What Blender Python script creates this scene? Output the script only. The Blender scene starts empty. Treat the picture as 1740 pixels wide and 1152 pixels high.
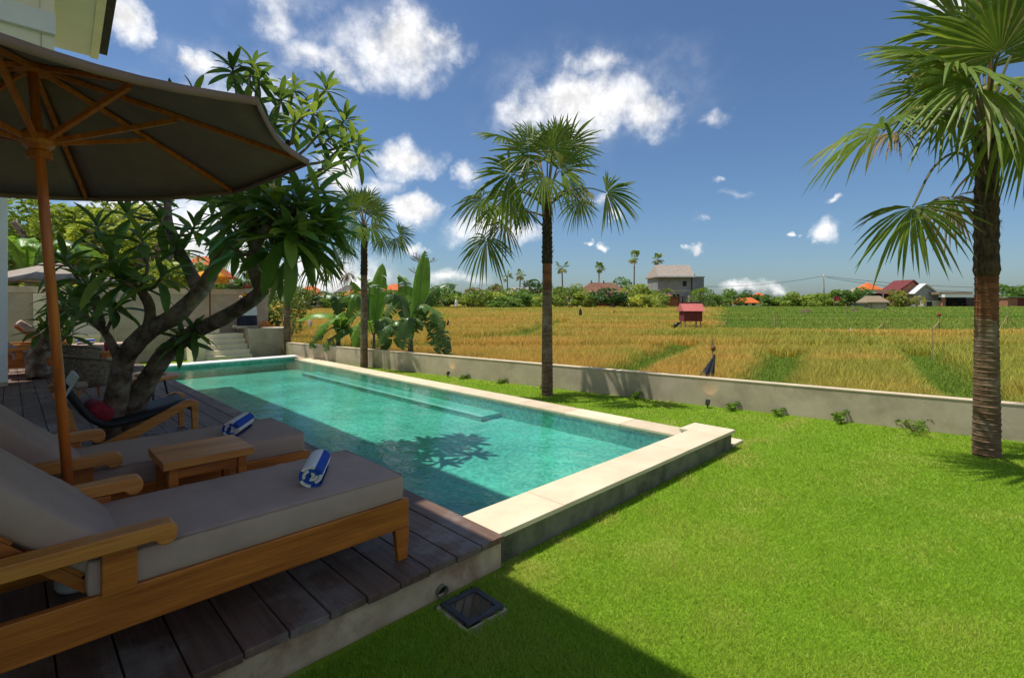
import bpy, math, random
import numpy as np
from mathutils import Vector, Matrix, Quaternion
random.seed(7); rng = np.random.default_rng(7)
sc = bpy.context.scene; col = sc.collection
rad = math.radians
# ------------------------------------------------------------------ camera
FPX, CXP, HYP, EYE, YAW = 865.0, 870.0, 512.0, 1.6, rad(44.7)
RV = Vector((math.cos(YAW), -math.sin(YAW), 0)); FV = Vector((math.sin(YAW), math.cos(YAW), 0)); UP = Vector((0, 0, 1))
cam = bpy.data.cameras.new('camera'); camo = bpy.data.objects.new('camera', cam); col.objects.link(camo)
cam.sensor_width = 36; cam.lens = 36 * FPX / 1740; cam.shift_y = -(576 - HYP) / 1740
cam.clip_start = .05; cam.clip_end = 6000
camo.location = (0, 0, EYE); camo.rotation_euler = (rad(90), 0, -YAW)
sc.camera = camo
sc.view_settings.view_transform = 'Standard'; sc.view_settings.look = 'None'
sc.view_settings.exposure = 0.4; sc.view_settings.gamma = 1.0; sc.view_settings.use_curve_mapping = False

def D(px, py, Z):      # a bearing and a distance -> a place
    return RV * ((px - CXP) / FPX * Z) + FV * Z + UP * (EYE - (py - HYP) / FPX * Z)
def G(px, py, z=0.0):
    return D(px, py, FPX * (EYE - z) / (py - HYP))

# ------------------------------------------------------------------ sun and sky
KX, KY = .25, -.31                      # how far a shadow runs for each metre of height
sd = Vector((-KX, -KY, 1)).normalized()
SUN_EL = math.asin(sd.z); SUN_AZ = math.atan2(sd.x, sd.y)
sl = bpy.data.lights.new('sun', 'SUN'); sl.energy = 4.0; sl.angle = rad(.5); sl.color = (1, .95, .86)
so = bpy.data.objects.new('sun', sl); col.objects.link(so); so.rotation_euler = sd.to_track_quat('Z', 'Y').to_euler(); so.location = (0, 0, 30)
world = bpy.data.worlds.new('World'); sc.world = world; world.use_nodes = True
def build_sky():
    nt = world.node_tree; N = nt.nodes; L = nt.links; N.clear()
    def nd(t, **k):
        n = N.new(t)
        for a, b in k.items(): setattr(n, a, b)
        return n
    def ma(op, a, b=None, c=None, clamp=False):
        n = nd('ShaderNodeMath', operation=op, use_clamp=clamp)
        for i, v in enumerate((a, b, c)):
            if v is None: continue
            if hasattr(v, 'links'): L.new(v, n.inputs[i])
            else: n.inputs[i].default_value = v
        return n.outputs[0]
    def vm(op, a, b):
        n = nd('ShaderNodeVectorMath', operation=op)
        for i, v in enumerate((a, b)):
            if v is None: continue
            if hasattr(v, 'links'): L.new(v, n.inputs[i])
            else: n.inputs[i].default_value = v
        return n
    sky = nd('ShaderNodeTexSky', sky_type='NISHITA', sun_disc=False, sun_elevation=SUN_EL, sun_rotation=SUN_AZ % (2 * math.pi))
    sky.altitude = 0; sky.air_density = 1.0; sky.dust_density = .9; sky.ozone_density = 3.0
    hs = nd('ShaderNodeMix', data_type='RGBA', blend_type='MULTIPLY'); hs.inputs[0].default_value = 1; hs.inputs[7].default_value = (.76, .925, 1.08, 1)
    L.new(sky.outputs[0], hs.inputs[6])
    tc = nd('ShaderNodeTexCoord'); dirv = tc.outputs['Generated']
    sep = nd('ShaderNodeSeparateXYZ'); L.new(dirv, sep.inputs[0])
    az = ma('ARCTAN2', sep.outputs[0], sep.outputs[1]); el = ma('ARCSINE', sep.outputs[2])
    ae = nd('ShaderNodeCombineXYZ'); L.new(az, ae.inputs[0]); L.new(el, ae.inputs[1])
    # warp the bearings so that cloud rims are ragged
    n1 = nd('ShaderNodeTexNoise'); n1.inputs['Scale'].default_value = 9; n1.inputs['Detail'].default_value = 6; n1.inputs['Roughness'].default_value = .6
    L.new(dirv, n1.inputs['Vector'])
    w = vm('SUBTRACT', n1.outputs['Color'], (.5, .5, .5)); w2 = vm('MULTIPLY', w.outputs[0], (.16, .12, 0)); aw = vm('ADD', ae.outputs[0], w2.outputs[0])
    # (bearing px, elevation px, half width, half height, weight) read from the photograph, plus added clouds outside the view
    cl = [(990, 180, 110, 50, 1.0), (1090, 195, 78, 40, .85), (910, 200, 85, 34, .75), (1010, 105, 38, 28, .6), (680, 80, 80, 56, .95), (745, 78, 56, 24, .7), (560, 112, 75, 30, .62), (480, 40, 58, 38, .60),
          (220, 25, 55, 45, 1.0), (575, 285, 50, 40, 1.0), (690, 270, 58, 26, .85), (640, 305, 45, 20, .6), (706, 351, 48, 28, 1.1), (785, 290, 24, 20, .6), (335, 108, 36, 24, .65), (1045, 367, 26, 12, .8), (1015, 350, 30, 10, .5),
          (820, 380, 52, 34, .8), (880, 392, 46, 24, .8), (722, 410, 26, 12, .8), (350, 400, 120, 70, 1.1), (560, 465, 130, 34, .75), (1190, 425, 22, 8, .8), (1030, 423, 19, 10, .9), (992, 415, 12, 6, .7), (1395, 405, 36, 22, .8),
          (1409, 349, 20, 9, .8), (1330, 408, 10, 6, .6), (1285, 490, 46, 14, .75), (1640, 0, 95, 20, .85), (1215, 200, 24, 20, .4), (770, 470, 60, 14, .6), (1240, 302, 12, 8, .35), (240, 330, 120, 60, .8), (420, 150, 170, 60, .34), (600, 60, 190, 70, .30), (300, 220, 160, 80, .34), (1000, 160, 220, 90, .26), (1190, 383, 14, 6, .4), (1270, 325, 26, 8, .3)]
    ds = []
    for px, py, hw, hh, wt in cl:
        d = (D(px, py, 1.0) - Vector((0, 0, EYE))).normalized()
        c2 = 1 / math.sqrt(1 + ((px - CXP) / FPX) ** 2)
        ds.append((math.atan2(d.x, d.y), math.asin(d.z), hw / FPX * c2 * c2 * 1.25, hh / FPX * c2 * 1.3, wt))
    for k in range(18):  # unseen clouds, made larger and more numerous to raise fill in the shade
        a = rad(110 + k * 12.5 + random.uniform(-5, 5)); a = (a + math.pi) % (2 * math.pi) - math.pi
        ds.append((a, rad(random.uniform(8, 66)), random.uniform(.16, .42), random.uniform(.08, .20), random.uniform(.8, 1.15)))
    tot = None
    for a, e, ww, hh, wt in ds:
        s = vm('SUBTRACT', aw.outputs[0], (a, e, 0)); m = vm('MULTIPLY', s.outputs[0], (1 / ww, 1 / hh, 0))
        ln = nd('ShaderNodeVectorMath', operation='LENGTH'); L.new(m.outputs[0], ln.inputs[0])
        v = ma('MULTIPLY', ma('SUBTRACT', 1.0, ln.outputs['Value'], clamp=True), wt)
        tot = v if tot is None else ma('MAXIMUM', tot, v)
    n2 = nd('ShaderNodeTexNoise'); n2.inputs['Scale'].default_value = 15; n2.inputs['Detail'].default_value = 9; n2.inputs['Roughness'].default_value = .62
    L.new(dirv, n2.inputs['Vector'])
    nn = ma('MULTIPLY', ma('SUBTRACT', n2.outputs['Fac'], .5), 1.35)
    gate = ma('MULTIPLY', tot, 4.0, clamp=True)
    den = ma('ADD', ma('MULTIPLY', tot, 1.25), ma('MULTIPLY', nn, gate))
    mr = nd('ShaderNodeMapRange', interpolation_type='SMOOTHSTEP'); mr.inputs['From Min'].default_value = .0; mr.inputs['From Max'].default_value = 1.0
    L.new(den, mr.inputs['Value'])
    # thick middles are a little greyer than the rims that the sun shines through
    n3 = nd('ShaderNodeTexNoise'); n3.inputs['Scale'].default_value = 15; n3.inputs['Detail'].default_value = 7; n3.inputs['Roughness'].default_value = .62
    sh = vm('ADD', dirv, (sd.x * .022, sd.y * .022, sd.z * .022)); L.new(sh.outputs[0], n3.inputs['Vector'])
    rel = ma('ADD', ma('SUBTRACT', n2.outputs['Fac'], n3.outputs['Fac']), ma('MULTIPLY', ma('SUBTRACT', .55, tot), .12))
    gr = nd('ShaderNodeMapRange'); gr.inputs['From Min'].default_value = -.16; gr.inputs['From Max'].default_value = .10; gr.inputs['To Min'].default_value = .70; gr.inputs['To Max'].default_value = 1.0
    L.new(rel, gr.inputs['Value'])
    cc = nd('ShaderNodeMix', data_type='RGBA', blend_type='MULTIPLY'); cc.inputs[0].default_value = 1; cc.inputs[6].default_value = (12.5, 12.4, 12.3, 1); L.new(gr.outputs[0], cc.inputs[7])
    mx = nd('ShaderNodeMix', data_type='RGBA'); L.new(ma('MULTIPLY', mr.outputs[0], .96), mx.inputs[0]); L.new(hs.outputs[2], mx.inputs[6]); L.new(cc.outputs[2], mx.inputs[7])
    bg = nd('ShaderNodeBackground'); bg.inputs['Strength'].default_value = .074; L.new(mx.outputs[2], bg.inputs['Color'])
    out = nd('ShaderNodeOutputWorld'); L.new(bg.outputs[0], out.inputs['Surface'])
build_sky()
world.cycles.sampling_method = 'MANUAL'; world.cycles.sample_map_resolution = 512

# ------------------------------------------------------------------ materials
MATS = {}
def new_mat(name):
    m = bpy.data.materials.new(name); m.use_nodes = True; m.node_tree.nodes.clear(); MATS[name] = m
    return m, m.node_tree.nodes, m.node_tree.links
def surf(name, c1, c2=None, rough=.7, scale=6, stretch=(1, 1, 1), detail=5, bump=.0, bscale=40, spec=.4, stain=None, sscale=1.2, lo=.35, hi=.65, transl=0, coat=0, metal=0):
    m, N, L = new_mat(name)
    out = N.new('ShaderNodeOutputMaterial'); p = N.new('ShaderNodeBsdfPrincipled'); tc = N.new('ShaderNodeTexCoord'); mp = N.new('ShaderNodeMapping')
    mp.inputs['Scale'].default_value = stretch; L.new(tc.outputs['Object'], mp.inputs[0])
    c2 = c2 or tuple(v * .75 for v in c1)
    n = N.new('ShaderNodeTexNoise'); n.inputs['Scale'].default_value = scale; n.inputs['Detail'].default_value = detail; n.inputs['Roughness'].default_value = .62; L.new(mp.outputs[0], n.inputs['Vector'])
    r = N.new('ShaderNodeValToRGB'); r.color_ramp.elements[0].position = lo; r.color_ramp.elements[1].position = hi
    r.color_ramp.elements[0].color = (*c2, 1); r.color_ramp.elements[1].color = (*c1, 1); L.new(n.outputs['Fac'], r.inputs[0])
    c = r.outputs[0]
    if stain:
        s = N.new('ShaderNodeTexNoise'); s.inputs['Scale'].default_value = sscale; s.inputs['Detail'].default_value = 6; s.inputs['Roughness'].default_value = .7; L.new(tc.outputs['Object'], s.inputs['Vector'])
        sr = N.new('ShaderNodeMapRange'); sr.inputs['From Min'].default_value = .5; sr.inputs['From Max'].default_value = .72; L.new(s.outputs['Fac'], sr.inputs['Value'])
        mx = N.new('ShaderNodeMix'); mx.data_type = 'RGBA'; L.new(sr.outputs[0], mx.inputs[0]); L.new(c, mx.inputs[6]); mx.inputs[7].default_value = (*stain, 1); c = mx.outputs[2]
    oi = N.new('ShaderNodeObjectInfo'); hv = N.new('ShaderNodeHueSaturation'); vr = N.new('ShaderNodeMapRange'); vr.inputs['To Min'].default_value = .86; vr.inputs['To Max'].default_value = 1.12
    L.new(oi.outputs['Random'], vr.inputs['Value']); L.new(vr.outputs[0], hv.inputs['Value']); L.new(c, hv.inputs['Color']); c = hv.outputs[0]
    L.new(c, p.inputs['Base Color']); p.inputs['Roughness'].default_value = rough; p.inputs['Specular IOR Level'].default_value = spec; p.inputs['Metallic'].default_value = metal; p.inputs['Coat Weight'].default_value = coat
    if bump:
        b = N.new('ShaderNodeTexNoise'); b.inputs['Scale'].default_value = bscale; b.inputs['Detail'].default_value = 4; L.new(mp.outputs[0], b.inputs['Vector'])
        bn = N.new('ShaderNodeBump'); bn.inputs['Strength'].default_value = bump; bn.inputs['Distance'].default_value = .01; L.new(b.outputs['Fac'], bn.inputs['Height']); L.new(bn.outputs[0], p.inputs['Normal'])
    sh = p.outputs[0]
    if transl:
        t = N.new('ShaderNodeBsdfTranslucent'); g = N.new('ShaderNodeHueSaturation'); g.inputs['Value'].default_value = 1.5; g.inputs['Hue'].default_value = .485; L.new(c, g.inputs['Color']); L.new(g.outputs[0], t.inputs['Color'])
        ms = N.new('ShaderNodeMixShader'); ms.inputs[0].default_value = transl; L.new(sh, ms.inputs[1]); L.new(t.outputs[0], ms.inputs[2]); sh = ms.outputs[0]
    L.new(sh, out.inputs['Surface'])
    return m
def tint_mat(name, rough=.6, transl=.3, spec=.3):      # colour carried by each blade or leaf
    m, N, L = new_mat(name)
    out = N.new('ShaderNodeOutputMaterial'); p = N.new('ShaderNodeBsdfPrincipled'); a = N.new('ShaderNodeAttribute'); a.attribute_name = 'tint'
    L.new(a.outputs['Color'], p.inputs['Base Color']); p.inputs['Roughness'].default_value = rough; p.inputs['Specular IOR Level'].default_value = spec
    t = N.new('ShaderNodeBsdfTranslucent'); g = N.new('ShaderNodeHueSaturation'); g.inputs['Value'].default_value = 1.4; g.inputs['Hue'].default_value = .49; L.new(a.outputs['Color'], g.inputs['Color']); L.new(g.outputs[0], t.inputs['Color'])
    ms = N.new('ShaderNodeMixShader'); ms.inputs[0].default_value = transl; L.new(p.outputs[0], ms.inputs[1]); L.new(t.outputs[0], ms.inputs[2]); L.new(ms.outputs[0], out.inputs['Surface'])
    return m
M_grass = tint_mat('grass_blades', .55, .35); M_rice = tint_mat('rice_blades', .7, .3); M_leafm = tint_mat('mixed_foliage', .5, .32)
M_teak = surf('teak', (.54, .170, .024), (.25, .060, .008), .42, 2.6, (.7, 10, 10), 9, .2, 14, .45, lo=.3, hi=.66)
M_teak2 = surf('teak_pale', (.64, .265, .055), (.37, .115, .019), .42, 2.6, (.7, 10, 10), 9, .2, 14, .45, lo=.3, hi=.66)
M_poleW = surf('umbrella_wood', (.56, .15, .026), (.36, .085, .014), .35, 4, (9, 9, .8), 6, .08, 10, .5)
M_canv = surf('canopy_canvas', (.26, .168, .155), (.22, .142, .13), .9, 8, bump=.15, bscale=220, transl=.12)
M_canv2 = surf('pale_canvas', (.36, .31, .26), (.30, .26, .22), .9, 8, transl=.12)
M_cush = surf('cushion_fabric', (.42, .30, .245), (.37, .262, .213), .85, 5, bump=.25, bscale=16, spec=.2)
M_deck = surf('deck_boards', (.19, .112, .08), (.07, .039, .028), .6, 2.4, (10, .7, 6), 8, .35, 14, .35, stain=(.24, .21, .19), sscale=2.2, lo=.25, hi=.75)
M_conc = surf('concrete', (.60, .51, .37), (.49, .41, .29), .85, 3, bump=.12, bscale=30, stain=(.34, .29, .21), sscale=1.1)
M_concD = surf('mossy_concrete', (.27, .26, .17), (.14, .14, .08), .9, 4, bump=.2, bscale=25, stain=(.05, .055, .03), sscale=2.5)
M_concG = surf('grey_render', (.47, .41, .32), (.37, .32, .245), .9, 2.5, bump=.1, stain=(.29, .25, .19), sscale=.8)
M_step = surf('pale_render', (.82, .74, .54), (.72, .64, .46), .8, 3, bump=.08)
M_base = surf('stained_plinth', (.60, .46, .30), (.44, .31, .19), .85, 5, stain=(.26, .13, .07), sscale=3, bump=.15)
M_stone = surf('cream_limestone', (.72, .595, .42), (.62, .50, .34), .6, 3, bump=.06, bscale=50)
M_white = surf('white_paint', (.80, .80, .78), (.74, .74, .72), .6, 2)
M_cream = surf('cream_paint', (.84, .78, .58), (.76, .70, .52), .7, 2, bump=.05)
M_sof = surf('soffit_paint', (.80, .77, .66), (.75, .72, .61), .7, 2)
M_shing = surf('dark_shingle', (.06, .055, .05), (.03, .028, .026), .9, 14, bump=.4)
M_bark = surf('frangipani_bark', (.29, .205, .14), (.07, .048, .034), .9, 7, (1, 1, .8), 9, 1.0, 30, .2, stain=(.34, .31, .26), sscale=6)
M_ptrunk = surf('palm_bark', (.22, .145, .085), (.10, .06, .035), .9, 6, (1, 1, 5), 7, .5, 18, .2, stain=(.31, .26, .20), sscale=3)
M_pred = surf('palm_bark_red', (.25, .10, .045), (.11, .045, .022), .8, 6, (1, 1, 3), 6, .4, 18, .2)
M_pfib = surf('palm_fibre', (.10, .07, .045), (.03, .02, .014), .95, 10, (3, 3, 1), 7, .8, 20, .1)
M_fan = surf('fan_leaf', (.185, .265, .028), (.08, .145, .018), .5, 2.2, spec=.3, transl=.36)
M_fany = surf('fan_leaf_yellowing', (.26, .24, .045), (.11, .15, .03), .5, 4, spec=.4, transl=.3)
M_fand = surf('fan_leaf_dry', (.40, .27, .12), (.16, .15, .05), .7, 5, transl=.2)
M_pet = surf('petiole', (.14, .14, .05), (.09, .075, .03), .5, 4)
M_peto = surf('petiole_orange', (.48, .22, .06), (.33, .15, .04), .5, 4)
M_frang = surf('frangipani_leaf', (.125, .225, .03), (.06, .125, .02), .36, 3, spec=.5, transl=.36)
M_frangy = surf('frangipani_leaf_light', (.27, .37, .04), (.17, .27, .03), .4, 3, spec=.5, transl=.35)
M_ban = surf('banana_leaf', (.19, .36, .03), (.10, .22, .02), .4, 3, (1, 1, 1), 5, .2, 30, .5, transl=.35)
M_band = surf('banana_leaf_dark', (.085, .18, .03), (.05, .115, .02), .4, 3, spec=.5, transl=.22)
M_bstem = surf('banana_stem', (.22, .22, .08), (.14, .11, .05), .6, 5, (3, 3, .6))
M_blue = surf('towel_blue', (.03, .09, .42), (.022, .065, .33), .95, 60, bump=.5, bscale=180, spec=.1)
M_towel = surf('towel_white', (.78, .77, .74), (.68, .67, .64), .95, 60, bump=.5, bscale=180, spec=.1)
M_black = surf('black_webbing', (.022, .022, .025), (.012, .012, .014), .6, 30, bump=.4, bscale=90)
M_blackm = surf('black_metal', (.02, .02, .02), (.014, .014, .014), .4, 10)
M_iron = surf('grate_iron', (.055, .058, .065), (.028, .03, .034), .6, 12, bump=.3, spec=.5)
M_dark = surf('pit_dark', (.014, .012, .01), (.008, .007, .006), .9, 5)
M_silver = surf('silver_mesh', (.48, .47, .45), (.40, .39, .37), .5, 40)
M_red = surf('red_cloth', (.38, .02, .04), (.22, .01, .025), .9, 30, bump=.4)
M_wick = surf('wicker', (.23, .17, .115), (.10, .07, .045), .8, 26, (1, 1, 1), 3, .7, 60)
M_orange = surf('orange_tiles', (.62, .15, .03), (.47, .10, .02), .8, 3, bump=.3, bscale=6)
M_brownr = surf('brown_tiles', (.24, .105, .06), (.13, .055, .035), .9, 3, stain=(.12, .13, .05), sscale=.7, bump=.3, bscale=6)
M_greyr = surf('grey_shingles', (.36, .30, .25), (.25, .205, .17), .9, 3, bump=.3, bscale=5)
M_darkr = surf('dark_tiles', (.15, .125, .105), (.09, .075, .065), .9, 3)
M_gwall = surf('far_grey_wall', (.29, .29, .285), (.22, .22, .215), .9, .9, stain=(.17, .17, .165), sscale=.5)
M_gdark = surf('far_dark_opening', (.02, .02, .02), (.014, .014, .014), .8, 2)
M_brick = surf('far_brick', (.34, .15, .085), (.25, .10, .055), .9, 2)
M_pinkr = surf('pink_metal_roof', (.58, .17, .15), (.52, .14, .12), .6, 3)
M_maroon = surf('maroon_boards', (.17, .03, .028), (.12, .02, .02), .8, 4)
M_bamb = surf('bamboo', (.42, .30, .16), (.29, .2, .10), .7, 6)
M_thatch = surf('thatch', (.30, .23, .15), (.18, .135, .085), .95, 6, (1, 1, 4), 6, .6, 12)
M_yel = surf('yellow_cloth', (.72, .33, .015), (.60, .26, .012), .85, 8, transl=.25)
M_navy = surf('dark_cloth', (.02, .024, .05), (.014, .016, .034), .9, 10)
M_wcloth = surf('white_cloth', (.62, .66, .74), (.55, .58, .66), .9, 6)
M_gold = surf('gold_flowers', (.70, .30, .02), (.55, .20, .015), .8, 20)
M_lampm = surf('lamp_metal', (.16, .14, .16), (.10, .09, .10), .3, 10, metal=.8)
M_pet_w = surf('flower_white', (.85, .80, .55), (.80, .62, .15), .6, 10)
M_soil = surf('yard_soil', (.20, .17, .10), (.10, .12, .04), .95, 2)
M_mound = surf('earth_mound', (.14, .095, .06), (.08, .055, .035), .95, 3, bump=.4)
M_blk_pl = surf('black_plastic', (.015, .015, .017), (.01, .01, .012), .35, 8, bump=.4, bscale=20)
def ground_mat(name, c1, c2, c3, s1, s2):
    m, N, L = new_mat(name)
    out = N.new('ShaderNodeOutputMaterial'); p = N.new('ShaderNodeBsdfPrincipled'); tc = N.new('ShaderNodeTexCoord')
    a = N.new('ShaderNodeTexNoise'); a.inputs['Scale'].default_value = s1; a.inputs['Detail'].default_value = 8; a.inputs['Roughness'].default_value = .7; L.new(tc.outputs['Object'], a.inputs['Vector'])
    b = N.new('ShaderNodeTexNoise'); b.inputs['Scale'].default_value = s2; b.inputs['Detail'].default_value = 4; L.new(tc.outputs['Object'], b.inputs['Vector'])
    r = N.new('ShaderNodeValToRGB'); r.color_ramp.elements[0].position = .35; r.color_ramp.elements[1].position = .65; r.color_ramp.elements[0].color = (*c2, 1); r.color_ramp.elements[1].color = (*c1, 1); L.new(a.outputs['Fac'], r.inputs[0])
    mr = N.new('ShaderNodeMapRange'); mr.inputs['From Min'].default_value = .52; mr.inputs['From Max'].default_value = .72; mr.inputs['To Max'].default_value = .75; L.new(b.outputs['Fac'], mr.inputs['Value'])
    mx = N.new('ShaderNodeMix'); mx.data_type = 'RGBA'; L.new(mr.outputs[0], mx.inputs[0]); L.new(r.outputs[0], mx.inputs[6]); mx.inputs[7].default_value = (*c3, 1)
    L.new(mx.outputs[2], p.inputs['Base Color']); p.inputs['Roughness'].default_value = .95; p.inputs['Specular IOR Level'].default_value = .1; L.new(p.outputs[0], out.inputs['Surface'])
    return m
M_lawn = ground_mat('lawn_ground', (.20, .29, .025), (.12, .20, .016), (.33, .30, .08), 60, 1.6)
M_field = tint_mat('field_ground', .95, .0, .05)
def tile_mat():
    m, N, L = new_mat('green_pool_tiles')
    out = N.new('ShaderNodeOutputMaterial'); p = N.new('ShaderNodeBsdfPrincipled'); tc = N.new('ShaderNodeTexCoord')
    v = N.new('ShaderNodeTexVoronoi'); v.inputs['Scale'].default_value = 26; v.distance = 'CHEBYCHEV'; v.inputs['Randomness'].default_value = .55; L.new(tc.outputs['Object'], v.inputs['Vector'])
    r = N.new('ShaderNodeValToRGB'); e = r.color_ramp.elements; e[0].color = (.055, .27, .205, 1); e[1].color = (.17, .50, .385, 1)
    L.new(v.outputs['Color'], r.inputs[0])
    n = N.new('ShaderNodeTexNoise'); n.inputs['Scale'].default_value = 1.1; n.inputs['Detail'].default_value = 5; L.new(tc.outputs['Object'], n.inputs['Vector'])
    mr = N.new('ShaderNodeMapRange'); mr.inputs['From Min'].default_value = .3; mr.inputs['From Max'].default_value = .7; mr.inputs['To Min'].default_value = .72; mr.inputs['To Max'].default_value = 1.2; L.new(n.outputs['Fac'], mr.inputs['Value'])
    mx = N.new('ShaderNodeMix'); mx.data_type = 'RGBA'; mx.blend_type = 'MULTIPLY'; mx.inputs[0].default_value = 1; L.new(r.outputs[0], mx.inputs[6]); L.new(mr.outputs[0], mx.inputs[7])
    L.new(mx.outputs[2], p.inputs['Base Color']); p.inputs['Roughness'].default_value = .5; L.new(p.outputs[0], out.inputs['Surface'])
    return m
M_tile = tile_mat()
M_tileL = surf('pale_pool_tiles', (.30, .50, .42), (.23, .42, .35), .5, 30)
def water_mat():
    m, N, L = new_mat('pool_water')
    out = N.new('ShaderNodeOutputMaterial'); tc = N.new('ShaderNodeTexCoord'); mp = N.new('ShaderNodeMapping'); mp.inputs['Scale'].default_value = (1, .55, 1); L.new(tc.outputs['Object'], mp.inputs[0])
    n = N.new('ShaderNodeTexNoise'); n.inputs['Scale'].default_value = 5.5; n.inputs['Detail'].default_value = 5; n.inputs['Roughness'].default_value = .55; n.inputs['Distortion'].default_value = .4; L.new(mp.outputs[0], n.inputs['Vector'])
    b = N.new('ShaderNodeBump'); b.inputs['Strength'].default_value = .42; b.inputs['Distance'].default_value = .03; L.new(n.outputs['Fac'], b.inputs['Height'])
    f = N.new('ShaderNodeFresnel'); f.inputs['IOR'].default_value = 1.33; L.new(b.outputs[0], f.inputs['Normal'])
    t = N.new('ShaderNodeBsdfTransparent'); t.inputs['Color'].default_value = (.70, .95, .92, 1)
    g = N.new('ShaderNodeBsdfGlossy'); g.inputs['Roughness'].default_value = .02; L.new(b.outputs[0], g.inputs['Normal'])
    ms = N.new('ShaderNodeMixShader'); L.new(f.outputs[0], ms.inputs[0]); L.new(t.outputs[0], ms.inputs[1]); L.new(g.outputs[0], ms.inputs[2]); L.new(ms.outputs[0], out.inputs['Surface'])
    return m
M_water = water_mat()

# ------------------------------------------------------------------ mesh helpers
ORG = {}
def mark(o, label=None, cat=None, group=None, kind=None):
    if label: o['label'] = label
    if cat: o['category'] = cat
    if group: o['group'] = group
    if kind: o['kind'] = kind
    return o
def thing(name, loc, label, cat, group=None):
    o = bpy.data.objects.new(name, None); col.objects.link(o); o.location = loc; o.empty_display_size = .1; ORG[o] = Vector(loc)
    return mark(o, label, cat, group)
def link(name, me, parent=None):
    o = bpy.data.objects.new(name, me); col.objects.link(o)
    if parent is not None: o.parent = parent
    return o
class MB:
    def __init__(s): s.v = []; s.f = []; s.m = []
    def add(s, vs, fs, mi=0):
        b = len(s.v); s.v += [tuple(v) for v in vs]; s.f += [tuple(b + i for i in f) for f in fs]; s.m += [mi] * len(fs); return s
    def box(s, lo, hi, mi=0, M=None):
        x0, y0, z0 = lo; x1, y1, z1 = hi
        vs = [Vector(p) for p in ((x0, y0, z0), (x1, y0, z0), (x1, y1, z0), (x0, y1, z0), (x0, y0, z1), (x1, y0, z1), (x1, y1, z1), (x0, y1, z1))]
        if M is not None: vs = [M @ v for v in vs]
        return s.add(vs, [(3, 2, 1, 0), (4, 5, 6, 7), (0, 1, 5, 4), (1, 2, 6, 5), (2, 3, 7, 6), (3, 0, 4, 7)], mi)
    def tube(s, pts, rr, n=8, mi=0, cap=True, wob=0):
        pts = [Vector(p) for p in pts]; k = len(pts)
        if not hasattr(rr, '__len__'): rr = [rr] * k
        vs = []; prev = None
        for i, p in enumerate(pts):
            t = (pts[min(i + 1, k - 1)] - pts[max(i - 1, 0)]).normalized()
            if prev is None: a = t.orthogonal().normalized()
            else: a = (prev - t * prev.dot(t)); a = a.normalized() if a.length > 1e-6 else t.orthogonal().normalized()
            prev = a; b = t.cross(a)
            for j in range(n):
                q = 2 * math.pi * j / n; w = rr[i] * (1 + (random.uniform(-wob, wob) if wob else 0))
                vs.append(p + (a * math.cos(q) + b * math.sin(q)) * w)
        fs = [(i * n + j, i * n + (j + 1) % n, (i + 1) * n + (j + 1) % n, (i + 1) * n + j) for i in range(k - 1) for j in range(n)]
        if cap: fs += [tuple(reversed(range(n))), tuple(range((k - 1) * n, k * n))]
        return s.add(vs, fs, mi)
    def lathe(s, prof, c, n=16, mi=0):
        c = Vector(c); vs = []; k = len(prof)
        for r_, z in prof:
            for j in range(n): q = 2 * math.pi * j / n; vs.append(c + Vector((r_ * math.cos(q), r_ * math.sin(q), z)))
        fs = [(i * n + j, i * n + (j + 1) % n, (i + 1) * n + (j + 1) % n, (i + 1) * n + j) for i in range(k - 1) for j in range(n)]
        fs += [tuple(reversed(range(n))), tuple(range((k - 1) * n, k * n))]
        return s.add(vs, fs, mi)
    def prism(s, poly, a, b, axis='y', mi=0):      # polygon of two coordinates pushed along an axis
        def P(u, v, w): return {'y': (u, w, v), 'x': (w, u, v), 'z': (u, v, w)}[axis]
        n = len(poly); vs = [P(u, v, a) for u, v in poly] + [P(u, v, b) for u, v in poly]
        fs = [tuple(range(n)), tuple(reversed(range(n, 2 * n)))] + [(i, i + n, (i + 1) % n + n, (i + 1) % n) for i in range(n)]
        return s.add(vs, fs, mi)
    def mesh(s, name, mats, org=None, smooth=False, fix=True):
        me = bpy.data.meshes.new(name); o = org or Vector((0, 0, 0))
        me.from_pydata([(v[0] - o[0], v[1] - o[1], v[2] - o[2]) for v in s.v], [], s.f)
        for m in (mats if isinstance(mats, (list, tuple)) else [mats]): me.materials.append(m)
        me.polygons.foreach_set('material_index', s.m)
        if smooth: me.polygons.foreach_set('use_smooth', [True] * len(s.f))
        if fix:
            import bmesh
            bm = bmesh.new(); bm.from_mesh(me); bmesh.ops.recalc_face_normals(bm, faces=bm.faces); bm.to_mesh(me); bm.free()
        me.update(); return me
    def build(s, name, mats, parent=None, smooth=False, bevel=0, fix=True, seg=2):
        org = ORG.get(parent, Vector((0, 0, 0))) if parent is not None else Vector((0, 0, 0))
        o = link(name, s.mesh(name, mats, org, smooth, fix), parent)
        if parent is not None: ORG[o] = org
        if bevel:
            b = o.modifiers.new('bevel', 'BEVEL'); b.width = bevel; b.segments = seg; b.limit_method = 'ANGLE'; b.angle_limit = rad(40)
        return o
def spline(pts, n=6):
    P = [Vector(p) for p in pts]; P = [P[0] * 2 - P[1]] + P + [P[-1] * 2 - P[-2]]; out = []
    for i in range(1, len(P) - 2):
        for k in range(n):
            t = k / n; a, b, c, d = P[i - 1:i + 3]
            out.append(.5 * ((2 * b) + (c - a) * t + (2 * a - 5 * b + 4 * c - d) * t * t + (3 * b - a - 3 * c + d) * t ** 3))
    out.append(P[-2]); return out
def copy_tree(o, parent=None):
    c = o.copy(); col.objects.link(c)
    if parent is not None: c.parent = parent
    for ch in list(o.children): copy_tree(ch, c)
    return c
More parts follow.
